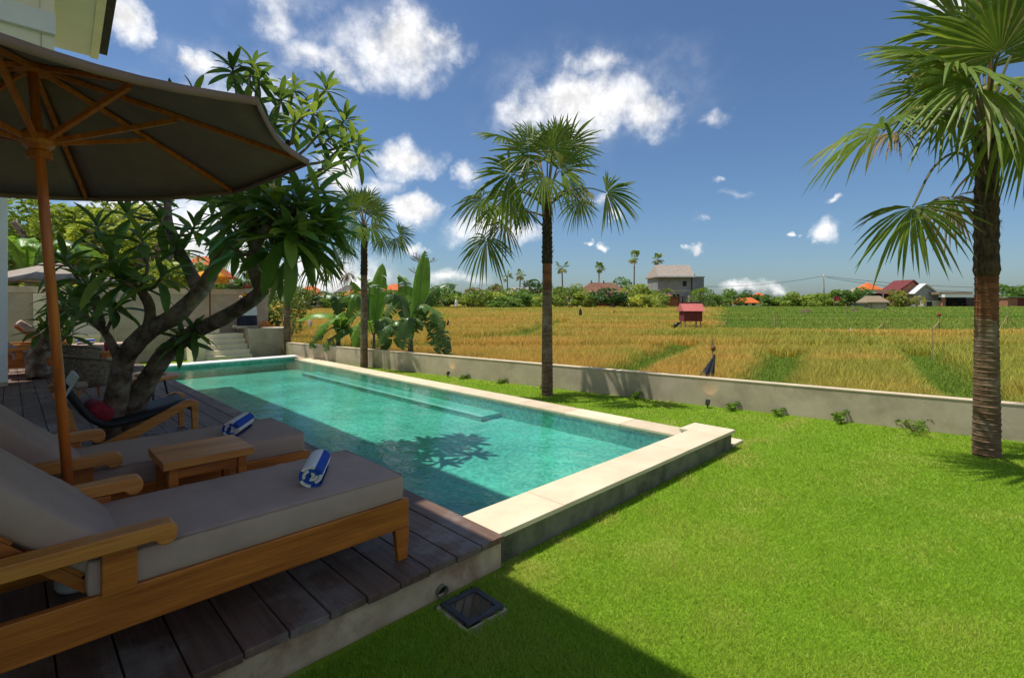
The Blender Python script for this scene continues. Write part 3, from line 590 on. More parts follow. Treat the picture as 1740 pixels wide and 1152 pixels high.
# ------------------------------------------------------------------ parasols
def parasol(cx, cy, zrim, zap, rho, a0, lean, label, zb=.2, mat=M_canv, runner=.40, n=8, base=True, pr=.0215):
    t = thing('parasol', (cx, cy, zb), label, 'parasol', 'canvas parasols with timber poles')
    lx, ly = lean; zm = zrim + .0
    off = lambda z: Vector((cx + lx * (z - zm), cy + ly * (z - zm), z))
    ax = Vector((lx, ly, 1)).normalized(); Q = UP.rotation_difference(ax).to_matrix(); C = off(zm)
    def P(r_, a, dz): return C + Q @ Vector((r_ * math.sin(a), r_ * math.cos(a), dz))
    H = zap - zrim
    cor = [rad(a0) + 2 * math.pi * k / n for k in range(n)]; mb = MB(); m = 7; nn = 5
    for k in range(n):
        a, b = cor[k], cor[(k + 1) % n] if k < n - 1 else cor[0] + 2 * math.pi; vs = []
        for i in range(nn + 1):
            q = .06 + .94 * i / nn
            for j in range(m + 1):
                u = j / m; p = P(rho * q, a, H * (1 - q)) * (1 - u) + P(rho * q, b, H * (1 - q)) * u
                sagk = math.sin(math.pi * u) * q; cen = P(0, 0, p.z * 0); d = (Vector((C.x, C.y, 0)) - Vector((p.x, p.y, 0))); p = p + d.normalized() * .035 * sagk * (q ** 2) - UP * .028 * sagk
                vs.append(p)
        mb.add(vs, [(i * (m + 1) + j, i * (m + 1) + j + 1, (i + 1) * (m + 1) + j + 1, (i + 1) * (m + 1) + j) for i in range(nn) for j in range(m)])
    o = mb.build('canopy', mat, t, smooth=True); s = o.modifiers.new('cloth', 'SOLIDIFY'); s.thickness = .006
    hem = MB(); vs = []
    for k in range(n):
        a, b = cor[k], cor[k] + 2 * math.pi / n
        for j in range(m):
            u = j / m; p = P(rho, a, 0) * (1 - u) + P(rho, b, 0) * u; sg = math.sin(math.pi * u); d = (Vector((C.x, C.y, 0)) - Vector((p.x, p.y, 0))).normalized(); p = p + d * .035 * sg - UP * .028 * sg; vs += [p, p - UP * .035 + d * .006]
    q = len(vs); hem.add(vs, [(i, (i + 2) % q, (i + 3) % q, i + 1) for i in range(0, q, 2)]); ho = hem.build('hem', mat, o, smooth=True); ho.modifiers.new('cloth', 'SOLIDIFY').thickness = .004
    vm_ = MB(); ang = [2 * math.pi * k / 16 for k in range(17)]
    vs = [P(.03, a, H + .035) for a in ang] + [P(.22 + .012 * (k % 2), a, H * .83 + .02) for k, a in enumerate(ang)]
    vm_.add(vs, [(i, i + 1, 17 + i + 1, 17 + i) for i in range(16)]); vo = vm_.build('vent_cap', M_blackm if mat is M_canv else mat, o); vs_ = vo.modifiers.new('cloth', 'SOLIDIFY'); vs_.thickness = .006
    top = P(0, 0, H + .03)
    MB().tube([off(zb + .05), off(zm - .3), top], [pr, pr, pr * .9], 14).build('pole', M_poleW, t, smooth=True)
    fin = MB(); fin.lathe([(.036, 0), (.042, .012), (.036, .03), (.026, .05), (.01, .06)], P(0, 0, H + .02), 14); fin.build('finial', M_poleW, t, smooth=True)
    rz = H - runner
    hub = MB(); prof = [(.040, -.085), (.050, -.08), (.050, -.05), (.040, -.042), (.062, -.02), (.070, 0), (.070, .03), (.054, .055)]
    v = []; 
    for r_, z in prof: v += [P(r_, 2 * math.pi * j / 16, rz + z) for j in range(16)]
    hub.add(v, [(i * 16 + j, i * 16 + (j + 1) % 16, (i + 1) * 16 + (j + 1) % 16, (i + 1) * 16 + j) for i in range(len(prof) - 1) for j in range(16)] + [tuple(range(16)), tuple(range(len(v) - 16, len(v)))]); hub.build('runner', M_poleW, t, smooth=False)
    th = MB(); th.tube([P(.0, 0, H - .06), P(0, 0, H - .02)], .07, 12); th.build('crown_block', M_poleW, t)
    for a in cor:
        def bar(p, q, wd, ht):
            d = (q - p).normalized(); s_ = d.cross(UP).normalized() * wd / 2; u_ = s_.cross(d).normalized() * ht / 2
            return MB().add([p - s_ - u_, p + s_ - u_, p + s_ + u_, p - s_ + u_, q - s_ - u_, q + s_ - u_, q + s_ + u_, q - s_ + u_], [(3, 2, 1, 0), (4, 5, 6, 7), (0, 1, 5, 4), (1, 2, 6, 5), (2, 3, 7, 6), (3, 0, 4, 7)])
        rb = bar(P(.05, a, H * .95 - .024), P(rho * .985, a, H * .015 - .018), .019, .024).build('rib', M_poleW, t, bevel=.002)
        q = .46; bar(P(.06, a, rz + .01), P(rho * q, a, H * (1 - q) - .045), .021, .026).build('strut', M_poleW, rb, bevel=.002)
    if base:
        b = MB().lathe([(.075, 0), (.085, .02), (.085, .30), (.09, .36), (.085, .385), (.03, .39)], (off(zb).x, off(zb).y, zb), 20); b.build('base', M_white, t, smooth=True)
    return t
parasol(.105, 3.41, 2.385, 2.78, 1.26, 13, (-.062, .055), 'large brown parasol on a leaning timber pole over the near loungers')
parasol(.62, 13.6, 2.02, 2.36, 1.15, 20, (0, 0), 'pale parasol standing over the far loungers', mat=M_canv2, base=True)

# ------------------------------------------------------------------ chairs and small table by the big tree
def lounge_chair():
    t = thing('lounge_chair', (1.0, 6.4, .2), 'low teak lounge chair with black webbing beside the tree trunk', 'chair')
    # side frames: beam running up to the front knee, front leg down, short rear leg up to the back
    for s, y in ((0, 6.02), (1, 6.62)):
        P = lambda x, z: (x, z)
        MB().prism([(.62, .20), (.72, .20), (1.30, .52), (1.385, .53), (1.385, .575), (1.30, .60), (.60, .27)], y, y + .045, 'y').build('side_beam', M_teak2, t, bevel=.006)
        MB().prism([(1.335, .53), (1.40, .575), (1.395, .20), (1.35, .20)], y + .002, y + .047, 'y').build('front_leg', M_teak2, t, bevel=.005)
        MB().prism([(.42, .20), (.50, .20), (.40, .62), (.30, .80), (.27, .78), (.34, .58)], y + .004, y + .049, 'y').build('back_post', M_teak2, t, bevel=.005)
    MB().box((1.34, 6.07, .47), (1.375, 6.62, .52)).build('front_rail', M_teak, t, bevel=.004)
    MB().box((.44, 6.07, .32), (.48, 6.62, .37)).build('rear_rail', M_teak, t, bevel=.004)
    seat = MB()
    vs = [];
    prof = spline([(1.34, 0, .53), (1.1, 0, .47), (.85, 0, .42), (.66, 0, .41), (.52, 0, .50), (.42, 0, .66), (.33, 0, .82)], 4)
    for p in prof: vs += [(p.x, 6.07, p.z), (p.x, 6.34, p.z - .02), (p.x, 6.62, p.z)]
    seat.add(vs, [(i * 3 + j, i * 3 + j + 1, i * 3 + j + 4, i * 3 + j + 3) for i in range(len(prof) - 1) for j in range(2)])
    o = seat.build('webbing', M_black, t, smooth=True); o.modifiers.new('t', 'SOLIDIFY').thickness = .06
    p = MB(); M = Matrix.Translation((.36, 6.32, .72)) @ Matrix.Rotation(rad(-62), 4, 'Y')
    for i in range(2): p.box((-.02, -.26 + i * .265, .0), (.22, -.005 + i * .265, .025), 0, M)
    p.build('head_panel', M_silver, t, bevel=.005)
    pl = thing('red_pillow', (.62, 6.32, .47), 'red patterned pillow on the black lounge chair', 'pillow')
    weld(soft_box((-.09, -.2, -.05), (.13, .2, .05), .045, 10, 10, .03, Matrix.Translation((.60, 6.30, .56)) @ Matrix.Rotation(rad(35), 4, 'Y')).build('cover', M_red, pl, smooth=True))
lounge_chair()
def wicker_chair(c, yawd, label):
    t = thing('wicker_chair', (0, 0, 0), label, 'chair', 'beige wicker armchairs')
    vs = []; na, nz = 14, 5
    for i in range(na + 1):
        a = rad(-115 + 230 * i / na)
        for j in range(nz + 1):
            q = j / nz; r_ = .27 + .07 * q; hgt = .22 + (.44 - .10 * (abs(a) / 2.0) ** 2) * q
            vs.append((-r_ * math.cos(a), r_ * math.sin(a) * 1.05, hgt))
    mb = MB().add(vs, [(i * 6 + j, (i + 1) * 6 + j, (i + 1) * 6 + j + 1, i * 6 + j + 1) for i in range(na) for j in range(nz)]); o = mb.build('woven_back', M_wick, t, smooth=True); o.modifiers.new('t', 'SOLIDIFY').thickness = .022
    weld(soft_box((-.26, -.26, .22), (.28, .26, .31), .03, 8, 8, .012).build('seat_cushion', M_cush, t, smooth=True))
    MB().tube([(-.34 * math.cos(rad(a)), .357 * math.sin(rad(a)), .66 - .10 * (abs(rad(a)) / 2) ** 2) for a in range(-115, 116, 10)], .017, 8).build('top_rim', M_wick, t, smooth=True)
    for sx in (-.2, .22):
        for sy in (-.22, .22): MB().tube([(sx, sy, .23), (sx * 1.15, sy * 1.12, 0)], [.018, .012], 8).build('leg', M_teak, t)
    t.location = c; t.rotation_euler.z = rad(yawd); return t
wicker_chair((.80, 9.3, .2), 20, 'wicker armchair just behind the black lounge chair')
wicker_chair((.85, 11.6, .2), 40, 'second wicker armchair farther back on the deck')
def round_table():
    c = (1.32, 8.1, .2); t = thing('round_table', c, 'round teak coffee table with black legs beside the pool', 'table')
    MB().lathe([(.02, .385), (.33, .385), (.34, .395), (.34, .42), (.33, .43), (.02, .43)], c, 32).build('top', M_teak2, t)
    for k in range(3):
        a = rad(30 + 120 * k); MB().tube([(c[0] + .2 * math.cos(a), c[1] + .2 * math.sin(a), .585), (c[0] + .29 * math.cos(a), c[1] + .29 * math.sin(a), .2)], .014, 8).build('leg', M_blackm, t)
    h = thing('straw_hat', (1.33, 8.1, .63), 'woven straw hat lying on the round coffee table', 'hat')
    MB().lathe([(.005, 0.003), (.17, .012), (.172, .02), (.095, .03), (.09, .09), (.06, .12), (.005, .125)], (1.33, 8.1, .63), 20).build('brim', M_bamb, h, smooth=True)
round_table()
def far_table():
    c = (1.5, 13.2, .2); t = thing('far_side_table', c, 'small teak table between the far loungers', 'table')
    MB().box((1.30, 13.0, .56), (1.70, 13.4, .60)).build('top', M_teak2, t, bevel=.004)
    for x in (1.33, 1.63):
        for y in (13.03, 13.33): MB().box((x, y, .2), (x + .04, y + .04, .559)).build('leg', M_teak, t)
    g = thing('red_drink', (1.42, 13.15, .6), 'tall red drink glass on the far side table', 'drink')
    MB().lathe([(.03, 0), (.035, .01), (.042, .17), (.038, .17), (.03, .16)], (1.42, 13.15, .601), 14).build('glass', M_red, g, smooth=True)
far_table()

# ------------------------------------------------------------------ drain in the lawn
def drain():
    c = Vector((1.715, 2.03, 0)); M = Matrix.Translation(c) @ Matrix.Rotation(GA, 4, 'Z') @ Matrix.Diagonal((.72, .72, 1, 1))
    t = thing('drain_grate', c, 'square iron drain grate set in concrete beside the deck', 'drain')
    a, b = .185, .155
    def ring(o, i, z0, z1, mb, M):
        for lo, hi in (((-o, -o), (o, -i)), ((-o, i), (o, o)), ((-o, -i), (-i, i)), ((i, -i), (o, i))): mb.box((lo[0], lo[1], z0), (hi[0], hi[1], z1), 0, M)
        return mb
    ring(.184, .166, -.16, .004, MB(), M).build('concrete_surround', M_conc, t)
    ring(.165, .122, .013, .026, MB(), M).build('frame', M_iron, t, bevel=.002)
    for k in range(5):
        o_ = -.125 + k * .0625; hl = .172 - abs(o_) ; Mb = M @ Matrix.Rotation(rad(-45), 4, 'Z'); MB().box((o_ - .005, -hl, .010), (o_ + .005, hl, .021), 0, Mb).build('bar', M_iron, t)
    MB().box((-.166, -.166, -.2), (.166, .166, -.15), 0, M).build('pit', M_dark, t)
    p = thing('drain_pipe', (1.70, 2.21, 0), 'short dark drain pipe coming out of the deck plinth', 'pipe')
    n = 16; prof = [Vector((1.66, 2.24, .045)), Vector((1.66, 2.20, .04))]; MB().tube(prof, .034, 16, cap=False).build('pipe_wall', M_concD, p, smooth=True)
    MB().tube([(1.66, 2.2355, .045), (1.66, 2.222, .043)], .031, 16).build('opening', M_dark, p)
drain()

# ------------------------------------------------------------------ garden spotlights
def spot(c, label):
    t = thing('garden_spotlight', c, label, 'lamp', 'small garden spotlights at the wall foot'); c = Vector(c); d = (WN * .55 + UP * .8).normalized()
    MB().tube([c, c + UP * .06], .008, 8).build('stake', M_blackm, t); q = c + UP * .075
    MB().tube([q - d * .03, q - d * .025, q + d * .045, q + d * .05], [.02, .03, .034, .036], 14).build('housing', M_lampm, t, smooth=True)
    m = MATS.get('lamp_glow')
    if not m:
        m, N, L = new_mat('lamp_glow'); e = N.new('ShaderNodeEmission'); e.inputs['Color'].default_value = (1, .6, .25, 1); e.inputs['Strength'].default_value = 1.5; o = N.new('ShaderNodeOutputMaterial'); L.new(e.outputs[0], o.inputs[0])
    MB().tube([q + d * .0505, q + d * .052], .03, 14).build('lens', m, t)
    li = bpy.data.lights.new('spotlight_beam', 'SPOT'); li.energy = .35; li.color = (1, .55, .2); li.spot_size = rad(70); li.shadow_soft_size = .02
    lo = bpy.data.objects.new('spotlight_beam', li); col.objects.link(lo); lo.parent = t; lo.location = q + d * .06 - c; lo.rotation_euler = (-d).to_track_quat('Z', 'Y').to_euler()
wx_at = lambda y: WA.x + (y - WA.y) * WD.x / WD.y
spot((wx_at(3.36) - .16, 3.36, 0), 'small garden spotlight lighting the wall, near the raised pool corner')
spot((wx_at(8.55) - .14, 8.55, 0), 'small garden spotlight at the wall foot below the banana plants')

# ------------------------------------------------------------------ fan palms
def fan_palm(base, Ztop, label, fans, r0=.125, fib=.55, seed=1, ringcol=True, red=True, extra=0, lean=(0, 0), tr=None):
    """fans: (hub px, hub py, depth offset, radius m, image-plane angle deg, kind); the crown sits on top of the trunk"""
    random.seed(seed); b = Vector(base); t = thing('fan_palm', b, label, 'palm tree', 'fan palms planted along the garden')
    H = Ztop - b.z; zf = Ztop - fib * H * .62; Zd = b.dot(FV)
    ctr = lambda z: Vector((b.x + lean[0] * ((z - b.z) / H) ** 2, b.y + lean[1] * ((z - b.z) / H) ** 2, z))
    def seg(z0, z1, ra, rb, mat, name, ring, n=18):
        pts = []; rr = []; z = z0; k = 0
        if ring:
            while z < z1 - .02:
                st = random.uniform(.045, .075); u = (z - z0) / (z1 - z0); r_ = ra + (rb - ra) * u
                pts += [ctr(z), ctr(min(z + st * .75, z1)), ctr(min(z + st * .9, z1))]; rr += [r_ * .965, r_ * 1.005, r_ * 1.045]; z += st
        else:
            m = 26
            for i in range(m + 1): u = i / m; pts.append(ctr(z0 + (z1 - z0) * u)); rr.append((ra + (rb - ra) * u) * (1.06 if i % 2 else .95))
        return MB().tube(pts, rr, n, wob=.02 if ring else .07).build(name, mat, t, smooth=not ring)
    rt = r0 * .84
    zr = zf - (.42 if red else 0)
    seg(b.z - .02, zr, r0 * 1.12, r0 * .92, M_ptrunk, 'trunk', True)
    if red: seg(zr - .07, zf, r0 * .93, r0 * .92, M_pred, 'red_trunk_band', True)
    fb = seg(zf - .03, Ztop, r0 * 1.02, r0 * .86, M_pfib, 'fibrous_trunk', False)
    fm = MB()
    for i in range(150):      # ragged leaf bases and fibres
        z = random.uniform(zf, Ztop); a = random.uniform(0, 6.28); o = Vector((math.cos(a), math.sin(a), 0)); p = ctr(z) + o * r0 * .86; s_ = Vector((-o.y, o.x, 0))
        ln = random.uniform(.04, .13); q = p + o * ln * .45 + UP * ln * random.uniform(-.5, 1) + s_ * ln * random.uniform(-.5, .5); w_ = random.uniform(.006, .016)
        fm.add([p - s_ * w_, p + s_ * w_, q], [(0, 1, 2)])
    mo = fm.build('bark_fibre', M_pfib, t, fix=False); mo['kind'] = 'stuff'
    for (px, py, dz, R, ang, kind, face) in fans:
        R *= random.uniform(.86, 1.1); face = max(.05, min(.95, face + random.uniform(-.3, .15)))
        hub = D(px, py, Zd + dz); a2 = rad(ang); axis = (RV * math.cos(a2) + UP * math.sin(a2) + FV * (dz * .35 + random.uniform(-.15, .15))).normalized()
        toc = (Vector((0, 0, EYE)) - hub).normalized()
        n = (toc * face + UP * (1 - face) + Vector((random.uniform(-.2, .2), random.uniform(-.2, .2), 0))); n = (n - axis * n.dot(axis)).normalized(); s_ = axis.cross(n)
        mb = MB(); N = 34; spread = rad(random.uniform(92, 126))
        z0 = min(Ztop, max(zf + .1, Ztop - .05 - .55 * max(0, (Ztop - hub.z)))) ; st = ctr(z0) + (hub - ctr(z0)).normalized() * r0 * .6
        d = hub - st; up = (.16 if kind != 'droop' else .34) * d.length; mid1 = st + d * .33 + UP * up; mid2 = st + d * .7 + UP * up * .9
        pts = spline([st, mid1, mid2, hub], 5); mb.tube(pts, [.017 - .008 * i / (len(pts) - 1) for i in range(len(pts))], 6, mi=1)
        droop = {'up': .2, 'side': .42, 'droop': .55, 'dead': .7, 'yel': .42}[kind]
        for i in range(N):
            th = -spread + 2 * spread * i / (N - 1); th += random.uniform(-.012, .012); dl = spread / (N - 1) * 1.02
            if random.random() < .07: continue
            RR = R * (.80 + .20 * math.cos(th * .55)) * random.uniform(.78, 1.06); mi_ = 2 if random.random() < .13 else 0
            if kind == 'dead' and random.random() < .25: RR *= random.uniform(.4, .8)
            bend = droop * random.uniform(.5, 1.7); rows = [(.04, 1), (.28, 1), (.52, 1), (.70, .78), (.86, .46), (1.0, .03)]; vs = []
            kx = random.uniform(-.12, .12)
            for q, wf in rows:
                r_ = RR * q; th2 = th + kx * max(0, q - .5); dv = axis * math.cos(th2) + s_ * math.sin(th2); sv = -axis * math.sin(th2) + s_ * math.cos(th2)
                c_ = hub + dv * r_ + n * (R * .10 * math.sin(min(q, 1) * 2.2) * (1 - .6 * abs(th) / 2.7)) - UP * (bend * R * max(0, q - .12) ** 1.9)
                hw = dl * RR * min(q, .58) * wf if q > .3 else dl * r_; f_ = hw * .8
                vs += [c_ - sv * hw, c_ + n * f_, c_ + sv * hw]
            mb.add(vs, [(k * 3 + j, k * 3 + j + 1, k * 3 + j + 4, k * 3 + j + 3) for k in range(5) for j in range(2)], mi_)
        lm = {'dead': M_fand, 'yel': M_fany}.get(kind, M_fan); pm = M_peto if kind in ('dead',) or random.random() < .12 else M_pet
        mb.build('leaf', [lm, pm, M_fany if lm is M_fan else M_fand], t, fix=False)
    return t
P1 = Vector((7.19, .29, 0))
fan_palm(P1, 3.42, 'tall fan palm with thick ringed trunk nearest on the right', [
    (1684, 92, -.25, .98, 150, 'up', .75), (1640, 60, .15, .92, 140, 'up', .5), (1700, 30, .3, .9, 95, 'up', .6), (1740, 70, .1, .9, 60, 'up', .6), (1760, 130, -.3, .85, 10, 'side', .5),
    (1600, 165, .1, .86, 178, 'side', .45), (1500, 222, -.35, .85, 192, 'side', .45), (1522, 226, .3, .42, 200, 'dead', .5), (1551, 352, -.3, .64, 255, 'droop', .75), (1617, 336, .35, .42, 268, 'dead', .5),
    (1770, 220, .3, .8, -25, 'side', .5), (1800, 200, -.5, .8, -10, 'side', .5), (1670, 120, .6, .85, 110, 'up', .3), (1660, 150, -.75, .8, 205, 'side', .6), (1725, 165, -.6, .8, -50, 'side', .6), (1625, 120, -.5, .9, 170, 'up', .6), (1650, 175, .5, .8, 200, 'side', .5), (1700, 90, -.7, .85, 100, 'up', .7), (1590, 120, .5, .8, 160, 'up', .4), (1745, 200, .0, .8, -35, 'droop', .6)], r0=.104, fib=.72, seed=11)
P2 = Vector((6.50, 5.72, 0))
fan_palm(P2, 3.28, 'leafy fan palm between the pool kerb and the garden wall', [
    (868, 297, -.3, .74, 175, 'side', .7), (858, 238, .2, .66, 165, 'up', .4), (900, 262, -.3, .70, 140, 'up', .5), (905, 240, .4, .6, 120, 'up', .5), (948, 240, .1, .62, 95, 'up', .6), (966, 250, -.1, .62, 62, 'up', .5), (952, 290, -.5, .72, 40, 'up', .7), (926, 300, -.6, .66, 215, 'side', .8), (965, 310, .3, .6, -40, 'side', .6),
    (866, 332, .3, .68, 195, 'side', .5), (820, 338, -.2, .62, 200, 'side', .5), (846, 352, .0, .60, 215, 'droop', .5), (890, 352, .5, .46, 235, 'droop', .6), (827, 408, -.2, .70, 245, 'droop', .7), (858, 380, .2, .44, 225, 'dead', .6), (1030, 328, -.1, .62, 0, 'side', .8), (1000, 326, .3, .42, 200, 'yel', .5), (985, 342, -.4, .44, 250, 'droop', .6), (930, 270, .0, .66, 90, 'up', .3), (940, 255, -.55, .62, 75, 'up', .7)], r0=.088, fib=.5, seed=5)
P3 = Vector((6.08, 11.2, 0))
fan_palm(P3, 3.42, 'slim fan palm beside the banana plants', [
    (612, 352, -.2, .62, 100, 'up', .8), (590, 362, .1, .60, 150, 'up', .5), (635, 362, .1, .60, 35, 'up', .5), (600, 345, .3, .62, 120, 'up', .4), (625, 345, .3, .62, 70, 'up', .4), (608, 380, -.5, .62, 220, 'side', .8), (630, 385, -.4, .6, -35, 'side', .7), (580, 390, .3, .56, 190, 'side', .5), (678, 398, -.1, .50, 10, 'side', .75), (672, 405, .2, .42, -70, 'droop', .6), (648, 405, .3, .4, -60, 'droop', .5), (590, 415, -.3, .42, 250, 'droop', .6), (615, 360, .5, .6, 90, 'up', .2)], r0=.082, fib=.55, seed=9, red=False)
P4 = Vector((5.72, 15.0, 0))
fan_palm(P4, 3.0, 'fan palm rising in front of the shrine terrace at the far pool corner', [
    (500, 425, -.2, .75, 20, 'side', .6), (440, 420, .1, .75, 165, 'side', .6), (470, 400, .2, .75, 90, 'up', .5), (535, 445, -.3, .68, -50, 'droop', .7), (402, 432, .0, .66, 215, 'droop', .6), (478, 478, -.6, .56, 262, 'yel', .7), (560, 448, .1, .6, -35, 'droop', .6), (590, 465, .1, .36, -60, 'dead', .6), (425, 450, -.3, .6, 235, 'droop', .7), (455, 415, -.6, .7, 130, 'up', .7)], r0=.09, fib=.4, seed=4)

# ------------------------------------------------------------------ leaf cards gathered: big ones as parts, the rest joined
def leaf_mesh(name, mat, L=.42, W=.13, fold=.35, curl=.25, n=8):
    mb = MB(); vs = []
    for i in range(n + 1):
        q = i / n; w_ = W / 2 * (math.sin(math.pi * q ** 1.15) ** .62 if 0 < q < 1 else (.10 if q == 0 else .05)); x = L * q; z = -curl * L * q * q
        vs += [(x, -w_, z + w_ * fold), (x, 0, z), (x, w_, z + w_ * fold)]
    mb.add(vs, [(k * 3 + j, k * 3 + j + 1, k * 3 + j + 4, k * 3 + j + 3) for k in range(n) for j in range(2)]); return mb.mesh(name, mat, smooth=True, fix=False)
def scatter_leaves(parent, mats4, meshes, limit, partname='leaf', restname='foliage'):
    """mats4: list of (Matrix, mesh index); nearest/largest become parts"""
    eye = Vector((0, 0, EYE)); mats4 = sorted(mats4, key=lambda a: (a[0].translation - eye).length / a[0].to_scale().x); org = ORG[parent]
    for M, k in mats4[:limit]:
        o = link(partname, meshes[k], parent); o.matrix_basis = Matrix.Translation(-org) @ M
    rest = mats4[limit:]
    if rest:
        by = {}
        for M, k in rest: by.setdefault(k, []).append(M)
        mb = MB(); mats = []
        for k, Ms in by.items():
            me = meshes[k]; vv = [v.co.copy() for v in me.vertices]; ff = [tuple(p.vertices) for p in me.polygons]
            if me.materials[0] not in mats: mats.append(me.materials[0])
            mi = mats.index(me.materials[0])
            for M in Ms: mb.add([M @ v for v in vv], ff, mi)
        o = mb.build(restname, mats, parent, smooth=True, fix=False); o['kind'] = 'stuff'
FL = [leaf_mesh('frangipani_leaf_a', M_frang, .44, .108), leaf_mesh('frangipani_leaf_b', M_frang, .44, .115, .25, .5), leaf_mesh('frangipani_leaf_c', M_frangy, .42, .108, .3, .35), leaf_mesh('frangipani_leaf_d', M_frang, .44, .10, .4, .2)]
def rosette(c, axis, sc_, n, out, light=.2, minel=-.5):
    axis = axis.normalized(); a = axis.orthogonal().normalized(); b = axis.cross(a); ph = random.uniform(0, 6.28)
    for i in range(n):
        q = i / n; an = ph + i * 2.399; el = rad(78 - 95 * q + random.uniform(-10, 10)); d = axis * math.sin(el) + (a * math.cos(an) + b * math.sin(an)) * math.cos(el)
        d = (d - UP * .22).normalized(); n_ = UP * .8 + axis * .6; n_ = n_ - d * n_.dot(d); n_ = n_.normalized() if n_.length > .05 else d.orthogonal().normalized(); s_ = n_.cross(d)
        k = sc_ * (.72 + .38 * q) * random.uniform(.85, 1.1); M = Matrix((d, s_, n_)).transposed().to_4x4() @ Matrix.Rotation(random.uniform(-.35, .35), 4, 'X') @ Matrix.Scale(k, 4)
        M.translation = c - axis * .10 * q * sc_; out.append((M, 2 if random.random() < light else random.choice((0, 1, 3))))
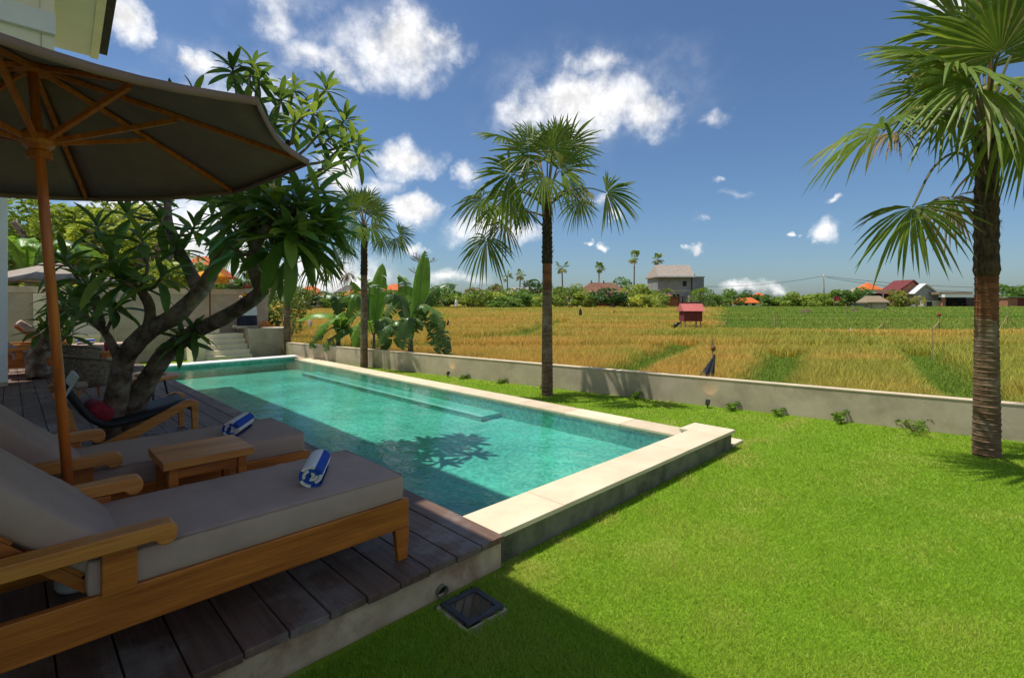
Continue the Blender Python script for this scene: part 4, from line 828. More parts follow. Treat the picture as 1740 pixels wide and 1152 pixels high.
def frangipani():
    random.seed(21); b = Vector((.74, 6.48, .2)); t = thing('frangipani_tree', b, 'big twisted frangipani tree growing through the deck', 'tree')
    J = lambda *a: [D(*p) for p in a]
    limbs = [  # px, py, depth ; radii
        (J((186, 765, 5.12), (196, 700, 5.10), (205, 640, 5.05), (214, 605, 5.0), (250, 565, 4.95), (300, 535, 4.95), (345, 490, 5.05)), (.20, .155, .135, .125, .12, .115, .105), 'trunk'),
        (J((205, 755, 5.18), (228, 690, 5.2), (255, 640, 5.2), (285, 598, 5.1), (330, 565, 4.9), (380, 540, 4.7), (425, 512, 4.5), (447, 492, 4.42)), (.18, .145, .13, .12, .105, .095, .085, .08), 'trunk'),
        (J((340, 497, 5.03), (318, 452, 5.3), (292, 400, 5.6), (285, 350, 5.9), (300, 280, 6.2)), (.095, .08, .07, .055, .04), 'limb'),
        (J((343, 494, 5.05), (372, 445, 5.2), (415, 395, 5.4), (450, 350, 5.7), (470, 290, 6.0), (490, 240, 6.3)), (.10, .085, .075, .06, .048, .036), 'limb'),
        (J((445, 494, 4.42), (430, 455, 4.35), (432, 425, 4.25), (452, 390, 4.15), (490, 350, 4.15)), (.08, .065, .058, .05, .038), 'limb'),
        (J((252, 566, 4.95), (255, 525, 4.9), (244, 500, 4.8), (236, 490, 4.75)), (.075, .065, .06, .055), 'limb'),
        (J((205, 615, 5.02), (188, 580, 4.9), (176, 560, 4.85), (160, 520, 4.8)), (.07, .05, .04, .03), 'limb')]
    ends = {}
    for pts, rr, nm in limbs:
        P = spline(pts, 6); R = [float(np.interp(i / (len(P) - 1) * (len(rr) - 1), range(len(rr)), rr)) for i in range(len(P))]
        R = [r_ * .72 * (1 + .03 * math.sin(i * .9) + random.uniform(-.03, .03)) for i, r_ in enumerate(R)]; MB().tube(P, R, 16, wob=.025).build(nm, M_bark, t, smooth=True)
    leaves = []; J1 = lambda p: D(*p)
    ros = [  # tip px, py, depth; from px, py, depth; size
        ((395, 118, 6.5), (405, 190, 6.4), 1.0), ((440, 135, 6.6), (430, 200, 6.4), .9), ((478, 165, 6.6), (465, 225, 6.4), 1.0), ((420, 175, 6.3), (430, 230, 6.3), 1.0), ((500, 150, 6.9), (485, 215, 6.6), .8), ((535, 190, 6.7), (495, 245, 6.4), 1.0),
        ((585, 205, 6.9), (535, 250, 6.6), 1.0), ((600, 240, 6.7), (540, 260, 6.5), 1.0), ((575, 255, 6.5), (520, 280, 6.4), 1.0), ((545, 225, 6.4), (500, 270, 6.3), 1.0), ((610, 262, 6.2), (540, 290, 6.2), .9), ((500, 205, 6.2), (480, 260, 6.2), 1.0), ((455, 205, 6.2), (465, 270, 6.1), 1.0),
        ((560, 285, 5.9), (490, 310, 6.0), .9), ((330, 165, 6.3), (345, 230, 6.2), 1.0), ((290, 165, 6.6), (310, 240, 6.3), .9), ((360, 215, 6.2), (330, 270, 6.2), 1.0), ((300, 220, 6.3), (300, 280, 6.2), 1.0), ((380, 250, 6.0), (420, 320, 5.8), 1.0),
        ((470, 345, 4.05), (470, 385, 4.15), 1.1), ((510, 335, 4.2), (485, 360, 4.15), 1.1), ((430, 350, 4.2), (445, 395, 4.2), 1.1), ((535, 372, 4.2), (490, 370, 4.15), 1.1), ((490, 395, 3.95), (470, 385, 4.15), 1.1), ((415, 375, 4.3), (440, 400, 4.25), 1.1), ((545, 405, 4.35), (490, 370, 4.2), 1.0), ((450, 325, 4.4), (460, 370, 4.2), 1.0), ((505, 365, 4.5), (480, 375, 4.2), 1.0),
        ((190, 440, 4.6), (235, 490, 4.75), 1.15), ((240, 405, 4.9), (240, 488, 4.75), 1.1), ((160, 500, 4.7), (176, 558, 4.85), 1.0), ((140, 470, 5.0), (176, 550, 4.85), 1.0), ((200, 520, 4.8), (180, 565, 4.85), 1.0), ((270, 372, 5.2), (290, 395, 5.6), 1.0), ((330, 385, 5.4), (295, 400, 5.6), 1.0), ((120, 520, 4.9), (170, 560, 4.85), .9),
        ((310, 575, 4.9), (300, 600, 5.05), .8), ((330, 560, 4.8), (290, 605, 5.05), .7), ((215, 365, 5.5), (285, 370, 5.8), 1.0), ((165, 385, 5.3), (236, 490, 4.8), 1.0), ((385, 375, 5.2), (410, 400, 5.4), 1.0), ((360, 330, 5.6), (440, 360, 5.6), 1.0), ((275, 470, 4.7), (240, 492, 4.75), 1.0), ((205, 475, 4.6), (236, 492, 4.75), 1.0), ((250, 330, 5.8), (287, 360, 5.9), 1.0), ((395, 345, 4.6), (440, 410, 4.25), 1.0), ((560, 375, 4.5), (500, 365, 4.3), 1.0), ((470, 420, 4.2), (460, 395, 4.2), 1.0), ((520, 420, 4.4), (480, 380, 4.2), 1.0), ((440, 300, 4.9), (450, 350, 4.6), 1.0), ((540, 330, 4.8), (490, 360, 4.3), 1.0), ((400, 420, 4.7), (430, 430, 4.3), .9), ((110, 440, 5.0), (165, 520, 4.85), 1.0), ((300, 420, 5.2), (310, 445, 5.3), .9), ((555, 150, 7.0), (500, 215, 6.6), .9), ((430, 110, 6.7), (425, 180, 6.4), .9)]
    for tip, fr, s_ in ros:
        a, c = J1(fr), J1(tip); d = c - a; m = a + d * .5 + Vector((random.uniform(-.05, .05), random.uniform(-.05, .05), -.04))
        P = spline([a, m, c], 4); MB().tube(P, [.020 - .008 * i / (len(P) - 1) for i in range(len(P))], 8).build('twig', M_bark, t, smooth=True)
        rosette(c, (d.normalized() * .6 + UP * .7), s_ * (.84 if tip[2] > 5.6 else .9 if tip[0] > 380 else .8), (random.randint(14, 17) if tip[0] > 280 else random.randint(10, 13)), leaves, .45 if tip[2] > 6 and tip[0] > 480 else .15)
    scatter_leaves(t, leaves, FL, 290)
    pet = MB()
    for k in range(5):
        a = 2 * math.pi * k / 5; d = Vector((math.cos(a), math.sin(a), .35)); s_ = Vector((-d.y, d.x, 0)); pet.add([(0, 0, 0), d * .022 - s_ * .011, d * .04, d * .022 + s_ * .013], [(0, 1, 2, 3)])
    fm = pet.mesh('flower', M_pet_w, fix=False)
    for k in (0, 2, 4, 5, 9, 11, 12, 19, 21, 23, 25):
        tip, fr, _ = ros[k]; c = J1(tip); d = (c - J1(fr)).normalized() * .5 + UP
        for q in range(3):
            o = link('flower', fm, t); o.location = c + d.normalized() * .10 + Vector((random.uniform(-.05, .05), random.uniform(-.05, .05), random.uniform(-.02, .03))) - b; o.rotation_euler = (random.uniform(-1.2, 1.2), random.uniform(-1.2, 1.2), random.uniform(0, 6))
frangipani()
def small_frangipani():
    random.seed(33); b = Vector((.40, 12.6, .2)); t = thing('small_frangipani', b, 'small frangipani tree leaning beside the far lounger', 'tree'); leaves = []
    Z = b.dot(FV); P = spline([D(66, 640, Z), D(60, 610, Z), D(75, 580, Z), D(98, 550, Z - .1), D(118, 520, Z - .2)], 6); MB().tube(P, [.17 - .10 * i / (len(P) - 1) for i in range(len(P))], 12, wob=.06).build('trunk', M_bark, t, smooth=True)
    P = spline([D(80, 590, Z), D(108, 570, Z), D(126, 545, Z)], 5); MB().tube(P, [.09 - .05 * i / (len(P) - 1) for i in range(len(P))], 10, wob=.05).build('limb', M_bark, t, smooth=True)
    for px, py in ((118, 500), (135, 510), (105, 520), (140, 540), (118, 565), (80, 545), (72, 560), (95, 505), (150, 520)):
        rosette(D(px, py, Z - .2 + random.uniform(-.3, .3)), Vector((random.uniform(-.4, .4), random.uniform(-.4, .4), 1)), .95, 13, leaves, .2)
    scatter_leaves(t, leaves, FL, 60)
small_frangipani()

# ------------------------------------------------------------------ banana plants
def banana_leaf(pts, W, mat_i, torn, mb, seedv):
    """a blade along a curved midrib, split into ragged strips"""
    P = spline(pts, 8); n = len(P); up0 = UP; prev = None; mb.tube(P, [.016 * (1 - .8 * i / (n - 1)) for i in range(n)], 5, mi=2, cap=False)
    frames = []
    for i, p in enumerate(P):
        t_ = (P[min(i + 1, n - 1)] - P[max(i - 1, 0)]).normalized(); s_ = t_.cross(UP)
        k_ = max(0, (abs(t_.z) - .45) / .55); s_ = s_ * (1 - k_) + (RV - t_ * RV.dot(t_)) * k_ * (1 if prev is None or RV.dot(prev) > 0 else -1) * 1.0
        if s_.length < .05: s_ = (prev or t_.orthogonal())
        s_ = s_.normalized()
        if prev is not None and s_.dot(prev) < 0: s_ = -s_
        prev = s_; frames.append((p, t_, s_, s_.cross(t_).normalized()))
    for side in (-1, 1):
        dr = 0
        for i in range(2, n - 1):
            q0 = (i - 2) / (n - 3); q1 = (i - 1) / (n - 3); wf = lambda q: W / 2 * min(1, (math.sin(math.pi * min(.999, .06 + q * .94)) ** .55))
            if random.random() < torn: dr = random.uniform(.0, .6)
            gap = .03 if random.random() < torn * .8 else 0
            a, b = frames[i], frames[i + 1]; vs = []
            for (f_, q) in ((a, q0), (b, q1)):
                p, t_, s_, u_ = f_; w_ = wf(q)
                for k in range(4):
                    e = k / 3; vs.append(p + s_ * side * w_ * e * math.cos(dr * e) + u_ * (w_ * (.30 * e - .42 * e * e)) - UP * w_ * math.sin(dr * e) * e * .8 + (t_ * gap * (e if f_ is a else -e)))
            mb.add(vs, [(k, k + 1, k + 5, k + 4) for k in range(3)], mat_i)
def banana(base, label, leaves, Hst=1.0, group='banana plants behind the garden wall', rs=.07):
    b = Vector(base); t = thing('banana_plant', b, label, 'banana plant', group)
    MB().tube([b, b + UP * Hst * .5, b + UP * Hst], [rs * 1.2, rs, rs * .7], 12).build('stem', M_bstem, t, smooth=True)
    top = b + UP * Hst * .92
    for pts, W, mi, torn in leaves:
        mb = MB(); banana_leaf([top] + pts, W * 1.15, mi, torn, mb, 0); mb.build('leaf', [M_ban, M_band, M_bstem], t, smooth=True, fix=False)
random.seed(3)
def off_wall(y, d): p = WA + WD * ((y - WA.y) / WD.y) + WN * d; return Vector((p.x, p.y, 0))
def dl(Z, *pp): return [D(px, py, Z + dz) for px, py, dz in pp]
bB = off_wall(10.4, .55); Z = bB.dot(FV)
banana(bB, 'banana plant with one tall upright paddle leaf by the slim palm', [
    (dl(Z, (710, 525, 0), (716, 470, 0), (722, 426, .05)), .40, 0, .05), (dl(Z, (735, 500, -.1), (755, 483, -.1), (778, 484, -.1)), .30, 1, .15), (dl(Z, (724, 540, -.2), (748, 565, -.4), (764, 606, -.6)), .40, 1, .55), (dl(Z, (704, 540, -.2), (735, 568, -.5), (748, 602, -.6)), .36, 1, .5), (dl(Z, (685, 520, .2), (668, 500, .2), (652, 515, .2)), .36, 1, .3), (dl(Z, (680, 545, -.2), (655, 560, -.3), (640, 590, -.4)), .34, 1, .5), (dl(Z, (690, 510, .3), (688, 480, .4), (676, 466, .5)), .34, 0, .25), (dl(Z, (715, 520, -.3), (738, 530, -.5), (755, 560, -.6)), .36, 1, .4), (dl(Z, (695, 540, -.5), (690, 570, -.7), (684, 595, -.8)), .34, 1, .4)], .8)
bA = off_wall(11.7, .5); Z = bA.dot(FV)
banana(bA, 'banana plant with a leaf standing behind the slim palm trunk', [
    (dl(Z, (640, 520, 0), (645, 480, 0), (650, 448, .1)), .38, 0, .12), (dl(Z, (620, 515, .1), (600, 500, .2), (578, 515, .3)), .36, 1, .3), (dl(Z, (655, 540, -.2), (672, 560, -.4), (682, 592, -.5)), .34, 1, .5), (dl(Z, (625, 545, -.2), (608, 560, -.3), (600, 590, -.4)), .32, 0, .3), (dl(Z, (660, 530, .2), (685, 505, .3), (706, 520, .3)), .34, 1, .3), (dl(Z, (630, 505, .2), (622, 480, .2), (606, 470, .2)), .32, 0, .25), (dl(Z, (645, 545, -.4), (655, 575, -.6), (650, 598, -.6)), .32, 1, .4)], .75)
bC = off_wall(13.2, .55); Z = bC.dot(FV)
banana(bC, 'low banana plant with long arching leaves nearest the terrace', [
    (dl(Z, (572, 540, -.2), (540, 533, -.3), (504, 545, -.3)), .44, 0, .15), (dl(Z, (575, 512, 0), (555, 500, .1), (528, 508, .1)), .38, 1, .2), (dl(Z, (570, 555, -.3), (545, 570, -.5), (526, 592, -.6)), .36, 1, .4), (dl(Z, (600, 525, 0), (605, 500, 0), (596, 478, 0)), .34, 0, .2), (dl(Z, (585, 560, -.4), (562, 578, -.6), (552, 598, -.7)), .36, 1, .3), (dl(Z, (600, 555, -.3), (606, 575, -.5), (598, 595, -.5)), .32, 0, .15), (dl(Z, (572, 515, .2), (550, 495, .2), (530, 505, .2)), .32, 1, .3), (dl(Z, (605, 535, -.2), (628, 528, -.3), (648, 550, -.4)), .34, 1, .3), (dl(Z, (580, 540, -.5), (556, 548, -.7), (535, 572, -.8)), .36, 0, .25)], .7)

# ------------------------------------------------------------------ leafy masses
def leaf_cloud(name, parent, c, ext, n, size, c1, c2, clumps=14, seed=0, gap=.35, org=None, mat=None):
    r = np.random.default_rng(seed); cc = r.normal(0, .48, (clumps, 3)); cc /= np.maximum(1, np.linalg.norm(cc, axis=1, keepdims=True) / .9); rad_ = r.uniform(.22, .42, clumps)
    k = r.integers(0, clumps, n); d = r.normal(0, 1, (n, 3)); d /= np.linalg.norm(d, axis=1, keepdims=True); p = cc[k] + d * (rad_[k] * r.uniform(.55, 1.05, n) ** .5)[:, None]
    p = p * np.array(ext) + np.array(c); p[:, 2] = np.maximum(p[:, 2], np.array(c)[2] - ext[2] * .98)
    a = r.normal(0, 1, (n, 3)); a[:, 2] *= .5; a /= np.linalg.norm(a, axis=1, keepdims=True); b = np.cross(a, r.normal(0, 1, (n, 3)) + [0, 0, .8]); b /= np.linalg.norm(b, axis=1, keepdims=True); s_ = (size * r.uniform(.6, 1.4, n))[:, None]
    V = np.stack([p - a * s_, p + b * s_ * .38, p + a * s_, p - b * s_ * .38], 1).reshape(-1, 3); i = np.arange(n)[:, None] * 4; F = np.concatenate([i + [0, 1, 2], i + [0, 2, 3]])
    t = (r.uniform(0, 1, clumps)[k] * .6 + r.uniform(0, 1, n) * .4)[:, None]; col_ = (np.array(c1) * (1 - t) + np.array(c2) * t) * r.uniform(.8, 1.2, (n, 1))
    o_ = np.array(org if org is not None else (0, 0, 0)); o = link(name, quick_mesh(name, V - o_, F, mat or M_leafm, np.repeat(col_, 4, 0)), parent); o['kind'] = 'stuff'; return o
GR1, GR2, GRY, GRD = (.055, .115, .018), (.115, .19, .03), (.24, .28, .04), (.03, .06, .015)
def bush(px, Z, w, h, label, c1=GR1, c2=GR2, n=900, name='bush', cat='bush', group=None, size=None, trunk=False, base=None, lift=0):
    b = base if base is not None else ground_at(px, Z); t = thing(name, b, label, cat, group); sd_ = int(px * 7 + Z)
    if trunk:
        random.seed(sd_); MB().tube(spline([b, b + UP * h * .3 + RV * .1, b + UP * h * .62], 4), [w * .05] * 4 + [w * .04] * 4 + [w * .025], 8).build('trunk', M_bark, t, smooth=True)
        for k in range(4): a = rad(90 * k + 20); MB().tube(spline([b + UP * h * .42, b + UP * h * .6 + Vector((math.cos(a), math.sin(a), 0)) * w * .2, b + UP * h * .78 + Vector((math.cos(a), math.sin(a), 0)) * w * .32], 3), [w * .03] * 4 + [w * .02] * 3, 6).build('limb', M_bark, t, smooth=True)
        leaf_cloud('crown', t, b + UP * h * .58, (w * .55, w * .5, h * .45), n, size or w * .05, c1, c2, seed=sd_, org=b)
    else:
        for k in range(3): a = rad(120 * k); MB().tube([b, b + Vector((math.cos(a) * w * .18, math.sin(a) * w * .18, h * .55))], [w * .02, w * .01], 5).build('stem', M_bark, t)
        leaf_cloud('foliage', t, b + UP * (h * .47 + lift), (w * .52, w * .4, h * .5), n, size or w * .05, c1, c2, seed=sd_, org=b)
    return t
# weeds along the wall foot
for i, (y, w, h, lab) in enumerate(((.98, .55, .20, 'largest weed clump at the wall foot left of the nearest palm'), (1.74, .26, .15, 'weed patch at the wall foot left of the largest clump'), (2.45, .22, .13, 'small upright weed at the wall foot, middle of the open wall'), (3.05, .24, .12, 'leafy weed just right of the bright spotlight'), (6.25, .16, .10, 'tiny weed at the wall foot behind the middle palm'), (4.5, .2, .12, 'weed in the palm shadow at the wall foot'), (8.15, .2, .12, 'weed beside the far spotlight'), (7.2, .2, .09, 'weed at the wall foot between middle palm and far spotlight'))):
    x = wx_at(y) - .10; w *= 1.25; h *= (1.0, 1.25, .9, 1.15)[i % 4]; bush(0, 0, w, h, lab, (.08, .17, .02), (.19, .29, .03), 230, 'weed', 'weed', 'weeds along the wall foot', .026, base=Vector((x, y, 0)))

# ------------------------------------------------------------------ far houses
def house_at(name, px, Z, label, cat='house', group=None): return thing(name, ground_at(px, Z), label, cat, group)
def loc(t, x, y, z): return ORG[t] + RV * x + FV * y + UP * z
def fbox(t, name, mat, x0, x1, y0, y1, z0, z1, parent=None, ang=0):
    M = Matrix.Translation(ORG[t]) @ Matrix.Rotation(-YAW + rad(ang), 4, 'Z'); return MB().box((x0, y0, z0), (x1, y1, z1), 0, M).build(name, mat, parent or t)
def hip(t, name, mat, x0, x1, y0, y1, z0, z1, inset=None, ang=0, parent=None, thick=.12):
    M = Matrix.Translation(ORG[t]) @ Matrix.Rotation(-YAW + rad(ang), 4, 'Z'); w = x1 - x0; d = y1 - y0; ins = min(w, d) / 2 if inset is None else inset; ym = (y0 + y1) / 2
    v = [(x0, y0, z0), (x1, y0, z0), (x1, y1, z0), (x0, y1, z0), (x0 + ins, ym, z1), (x1 - ins, ym, z1), (x0, y0, z0 - thick), (x1, y0, z0 - thick), (x1, y1, z0 - thick), (x0, y1, z0 - thick)]
    return MB().add([M @ Vector(p) for p in v], [(0, 1, 5, 4), (1, 2, 5), (2, 3, 4, 5), (3, 0, 4), (6, 7, 1, 0), (7, 8, 2, 1), (8, 9, 3, 2), (9, 6, 0, 3), (9, 8, 7, 6)]).build(name, mat, parent or t)
u = lambda px, Z: px / FPX * Z      # metres across for so many pixels at that distance
# grey two-storey house
t = house_at('grey_house', 1150, 78, 'tall unfinished grey house with a shingled roof among the trees')
fbox(t, 'wall', M_gwall, -2.9, 2.8, 0, 6, 0, 5.2); fbox(t, 'side_wall', M_gwall, 2.81, 4.4, .6, 6, 0, 4.7); fbox(t, 'parapet', M_concG, 2.81, 4.5, .5, 6.1, 4.701, 4.85)
M = Matrix.Translation(ORG[t]) @ Matrix.Rotation(-YAW, 4, 'Z')
rf = MB().add([M @ Vector(p) for p in ((-3.2, -1.0, 4.85), (2.4, -1.0, 4.85), (2.9, 2.6, 6.75), (-2.6, 2.6, 6.75), (2.4, 6.4, 4.85), (-3.2, 6.4, 4.85), (-3.2, -1.0, 4.68), (2.4, -1.0, 4.68), (2.4, 6.4, 4.68), (-3.2, 6.4, 4.68))], [(0, 1, 2, 3), (3, 2, 4, 5), (1, 4, 2), (0, 3, 5), (6, 7, 1, 0), (7, 8, 4, 1), (8, 9, 5, 4), (9, 6, 0, 5), (9, 8, 7, 6)]).build('roof', M_greyr, t)
fbox(t, 'eave_board', M_white, -3.22, 2.42, -1.06, -1.003, 4.66, 4.84, rf)
fbox(t, 'floor_band', M_concG, -2.92, 2.79, -.06, -.003, 2.55, 2.72); fbox(t, 'drain_pipe', M_gdark, 2.2, 2.32, -.14, -.062, 0, 4.65)
w = fbox(t, 'window', M_gdark, .9, 1.5, -.03, -.002, 3.3, 4.1); fbox(t, 'window_sill', M_concG, .85, 1.55, -.05, -.0015, 3.22, 3.298, w)
fbox(t, 'lower_block', M_gwall, 1.3, 4.6, -1.8, -.15, 0, 1.9); fbox(t, 'doorway', M_gdark, -.6, .4, -.03, -.002, .0, 2.1)
# brown roofed pavilion
t = house_at('brown_roof_house', 1020, 72, 'low house with a wide mossy brown tiled roof behind banana shrubs')
fbox(t, 'wall', M_brick, -2.9, 3.9, .8, 5, 0, 1.6); rf = hip(t, 'roof', M_brownr, -4.0, 5.3, -.4, 6, 1.55, 3.75, 3.0)
for x in (-.9, .9, 2.4): fbox(t, 'ridge_cap', M_darkr, x, x + .16, 2.7, 2.9, 3.7, 4.05, rf)
fbox(t, 'doorway', M_gdark, -1.2, -.2, .77, .798, 0, 1.5)
t = house_at('pergola_shed', 1142, 70, 'small brick shed with a flat dark roof before the grey house', 'shed')
fbox(t, 'wall', M_brick, -1.3, .9, 0, 2, 0, 1.55); fbox(t, 'roof', M_darkr, -1.7, 1.5, -.4, 2.3, 1.56, 1.68); hip(t, 'gable', M_brick, -1.2, .2, .2, 1.8, 1.75, 2.25)
for x in (-1.6, 1.3): fbox(t, 'post', M_gdark, x, x + .1, -.35, -.25, 0, 1.555)
# left group
t = house_at('pointed_roof_house', 842, 84, 'house with a steep pointed red brown roof above the bushes'); fbox(t, 'wall', M_brick, -1.0, 1.0, 0, 2.2, 0, 2.2); hip(t, 'roof', M_brownr, -1.35, 1.35, -.3, 2.5, 2.15, 4.1)
t = house_at('long_grey_house', 885, 88, 'long low house with a pale grey shingle roof'); fbox(t, 'wall', M_cream, -2.6, 2.4, 0, 4, 0, 2.3); hip(t, 'roof', M_greyr, -3.0, 2.8, -.5, 4.4, 2.25, 3.4, 1.2); [fbox(t, 'window', M_gdark, x, x + .6, -.03, -.002, 1.0, 1.9) for x in (.6, 1.5)]
def small_house(px, Z, w, h, rh, label, wall, roof, wins=2, name='far_house', inset=None):
    t = house_at(name, px, Z, label); fbox(t, 'wall', wall, -w / 2, w / 2, 0, w * .7, 0, h); hip(t, 'roof', roof, -w / 2 - .5, w / 2 + .5, -.5, w * .7 + .5, h + .0, h + rh, inset)
    for i in range(wins): x = -w / 2 + w * (i + .5) / wins; fbox(t, 'window', M_gdark, x - .3, x + .3, -.03, -.002, h * .35, h * .8)
    return t
small_house(523, 60, 2.6, 1.7, 1.2, 'orange roofed house nearest the left bananas, behind the shrine terrace', M_cream, M_orange)
small_house(505, 66, 1.6, 1.5, .8, 'tiny orange roof at the far left edge of the field', M_cream, M_orange, 1)
small_house(603, 68, 3.4, 1.8, .9, 'orange roofed house seen behind the slim palm', M_cream, M_orange)
t = small_house(590, 74, 2.6, 2.3, 1.1, 'dark pyramid roof house behind the orange roof', M_concG, M_darkr, 1)
small_house(668, 72, 2.4, 2.6, .9, 'taller orange roofed house above the upright banana leaf', M_cream, M_orange)
small_house(729, 74, 2.6, 1.6, .8, 'orange roofed house right of the upright banana leaf', M_cream, M_orange); small_house(740, 80, 2.8, 2.1, 1.1, 'dark roofed house beside the bare tree', M_concG, M_darkr, 1)
# right group
small_house(1268, 92, 4.0, .75, .95, 'low house with a bright orange roof left of the power pole', M_white, M_orange, 3, inset=.9); small_house(1291, 104, 1.6, 2.0, .8, 'small orange roof peeping over the low orange house', M_cream, M_orange, 1)
t = small_house(1357, 98, 4.6, 1.1, 1.2, 'terracotta roofed house half hidden by banana bushes', M_cream, M_brownr, 2); t.children[1].data.materials[0] = M_orange
t = house_at('grey_shop_house', 1480, 82, 'grey concrete house with a small orange pyramid roof'); fbox(t, 'wall', M_gwall, -2.7, -.75, 0, 4, 0, 2.5); fbox(t, 'porch_wall', M_gdark, -.74, 2.1, .7, 4, 0, 2.3); fbox(t, 'slab', M_conc, -2.4, 2.6, -.2, 4.2, 2.52, 2.82); [fbox(t, 'column', M_white, x, x + .14, .0, .14, 0, 2.5) for x in (-.7, 1.9)]; hip(t, 'roof', M_orange, -.95, 2.2, .2, 3.2, 2.95, 4.1); fbox(t, 'tank_block', M_conc, -2.2, -1.3, .5, 1.5, 2.83, 3.2)
t = house_at('gable_house', 1562, 80, 'grey gabled house with curved maroon roof edges beside the carport')
M = Matrix.Translation(ORG[t]) @ Matrix.Rotation(-YAW, 4, 'Z')
def fprism(t, name, mat, poly, a, b, parent=None):
    q = MB().prism(poly, a, b, 'y'); q.v = [M @ Vector(v) for v in q.v]; return q.build(name, mat, parent or t)
fprism(t, 'front_gable', M_gwall, [(-.6, 0), (3.0, 0), (3.0, 1.9), (1.3, 3.3), (.8, 3.55), (.3, 3.2), (-.6, 2.3)], 0, 4.5); fprism(t, 'rear_gable', M_brick, [(-3.0, 0), (.9, 0), (.9, 3.3), (-.1, 4.2), (-.9, 3.6), (-3.0, 2.3)], 1.2, 5)
fprism(t, 'roof', M_white, [(-1.0, 2.15), (.3, 3.28), (.8, 3.62), (1.3, 3.38), (3.3, 1.8), (3.3, 1.93), (1.32, 3.55), (.8, 3.78), (.28, 3.42), (-1.0, 2.3)], -.4, 4.6); fprism(t, 'rear_roof', M_maroon, [(-3.4, 2.0), (-.9, 3.66), (-.1, 4.28), (1.0, 3.4), (1.0, 3.55), (-.1, 4.46), (-.92, 3.85), (-3.4, 2.2)], .9, 5.2)
fbox(t, 'lean_to', M_concG, -.3, 2.6, -1.2, -.05, 0, 1.15); fbox(t, 'gate', M_gdark, .2, 1.0, -1.24, -1.203, 0, .95)
t = house_at('carport', 1632, 78, 'open carport shed with a white awning at the field edge', 'shed'); fbox(t, 'back_wall', M_gdark, -2.6, 2.8, 2.2, 2.4, 0, 1.7); fbox(t, 'pillar', M_brick, -2.7, -2.25, 0, .4, 0, 1.7); fbox(t, 'pillar', M_brick, 2.4, 2.8, 0, .4, 0, 1.7); fbox(t, 'awning', M_white, -2.9, 3.0, -.6, .45, 1.62, 2.05); fbox(t, 'roof', M_thatch, -3.2, 1.9, .0, 2.7, 2.06, 2.45); fbox(t, 'side_wall', M_gdark, 2.81, 2.95, .45, 2.4, 0, 1.6)
def motorbike(px, Z, label):
    b = ground_at(px, Z); t = thing('motorbike', b, label, 'motorbike', 'motorbikes parked in the carport')
    for x in (-.45, .45): MB().tube([b + RV * (x + .26 * math.cos(a)) + UP * (.28 + .26 * math.sin(a)) for a in [rad(k * 30) for k in range(13)]], .045, 6).build('wheel', M_blackm, t)
    MB().tube([b + RV * -.45 + UP * .3, b + RV * -.3 + UP * .62, b + RV * .15 + UP * .62, b + RV * .32 + UP * .9, b + RV * .45 + UP * .3], [.04, .1, .1, .06, .03], 8).build('body', M_maroon, t, smooth=True)
    MB().tube([b + RV * .28 + UP * .92 - FV * .3, b + RV * .28 + UP * .95 + FV * .3], .02, 6).build('handlebar', M_blackm, t)
motorbike(1622, 79.2, 'left motorbike in the shade of the carport'); motorbike(1638, 79.2, 'right motorbike in the shade of the carport')
t = house_at('thatched_hut', 1490, 62, 'small weathered hut with a thatched roof standing in the green field', 'hut'); fbox(t, 'wall', M_concG, -.6, 1.25, 0, 1.4, 0, .95); hip(t, 'roof', M_thatch, -1.35, 1.4, -.35, 1.8, .98, 1.75, .5); [fbox(t, 'post', M_bamb, x, x + .07, -.25, -.18, 0, .95) for x in (-1.15, -.75)]; fbox(t, 'shelf', M_silver, -1.2, -.65, -.2, .5, .2, .26)
t = house_at('brick_store', 1727, 84, 'low brick and metal store at the right edge', 'shed'); fbox(t, 'wall', M_brick, -1.4, .2, 0, 2, 0, 1.5); fbox(t, 'metal_wall', M_maroon, .21, 2.4, .1, 2, 0, 1.6); fbox(t, 'roof', M_greyr, -1.6, 2.6, -.3, 2.3, 1.61, 1.72)
# duck hut on legs in the gold field
t = thing('field_hut', ground_at(1178, 24), 'little maroon hut on legs with a pink roof in the golden rice', 'hut')
M = Matrix.Translation(ORG[t]) @ Matrix.Rotation(-YAW + rad(4), 4, 'Z')
def lb(name, mat, lo, hi, par=None): return MB().box(lo, hi, 0, M).build(name, mat, par or t)
for k in range(6): lb('wall_board', M_maroon, (-.44 + k * .148, 0, .48), (-.44 + k * .148 + .143, .6, .98))
for x in (-.40, .36):
    for y in (.03, .53): lb('leg', M_bamb, (x, y, 0), (x + .05, y + .05, .479))
v = [(-.52, -.14, .96), (.53, -.14, .96), (.53, .30, 1.36), (-.52, .30, 1.36), (.53, .76, .96), (-.52, .76, .96)]
MB().add([M @ Vector(p) for p in v], [(0, 1, 2, 3), (3, 2, 4, 5), (1, 4, 2), (0, 3, 5)]).build('roof', M_pinkr, t)
for k in range(11): x = -.5 + k * .1; MB().add([M @ Vector(p) for p in ((x, -.145, .965), (x + .02, -.145, .965), (x + .02, .295, 1.368), (x, .295, 1.368), (x + .01, -.15, .985), (x + .01, .29, 1.385))], [(0, 4, 5, 3), (4, 1, 2, 5)]).build('roof_rib', M_pinkr, t, fix=False)
lb('ridge_cap', M_maroon, (-.53, .25, 1.35), (.54, .35, 1.385)); lb('cross_brace', M_bamb, (-.4, .0, .24), (.4, .03, .28))
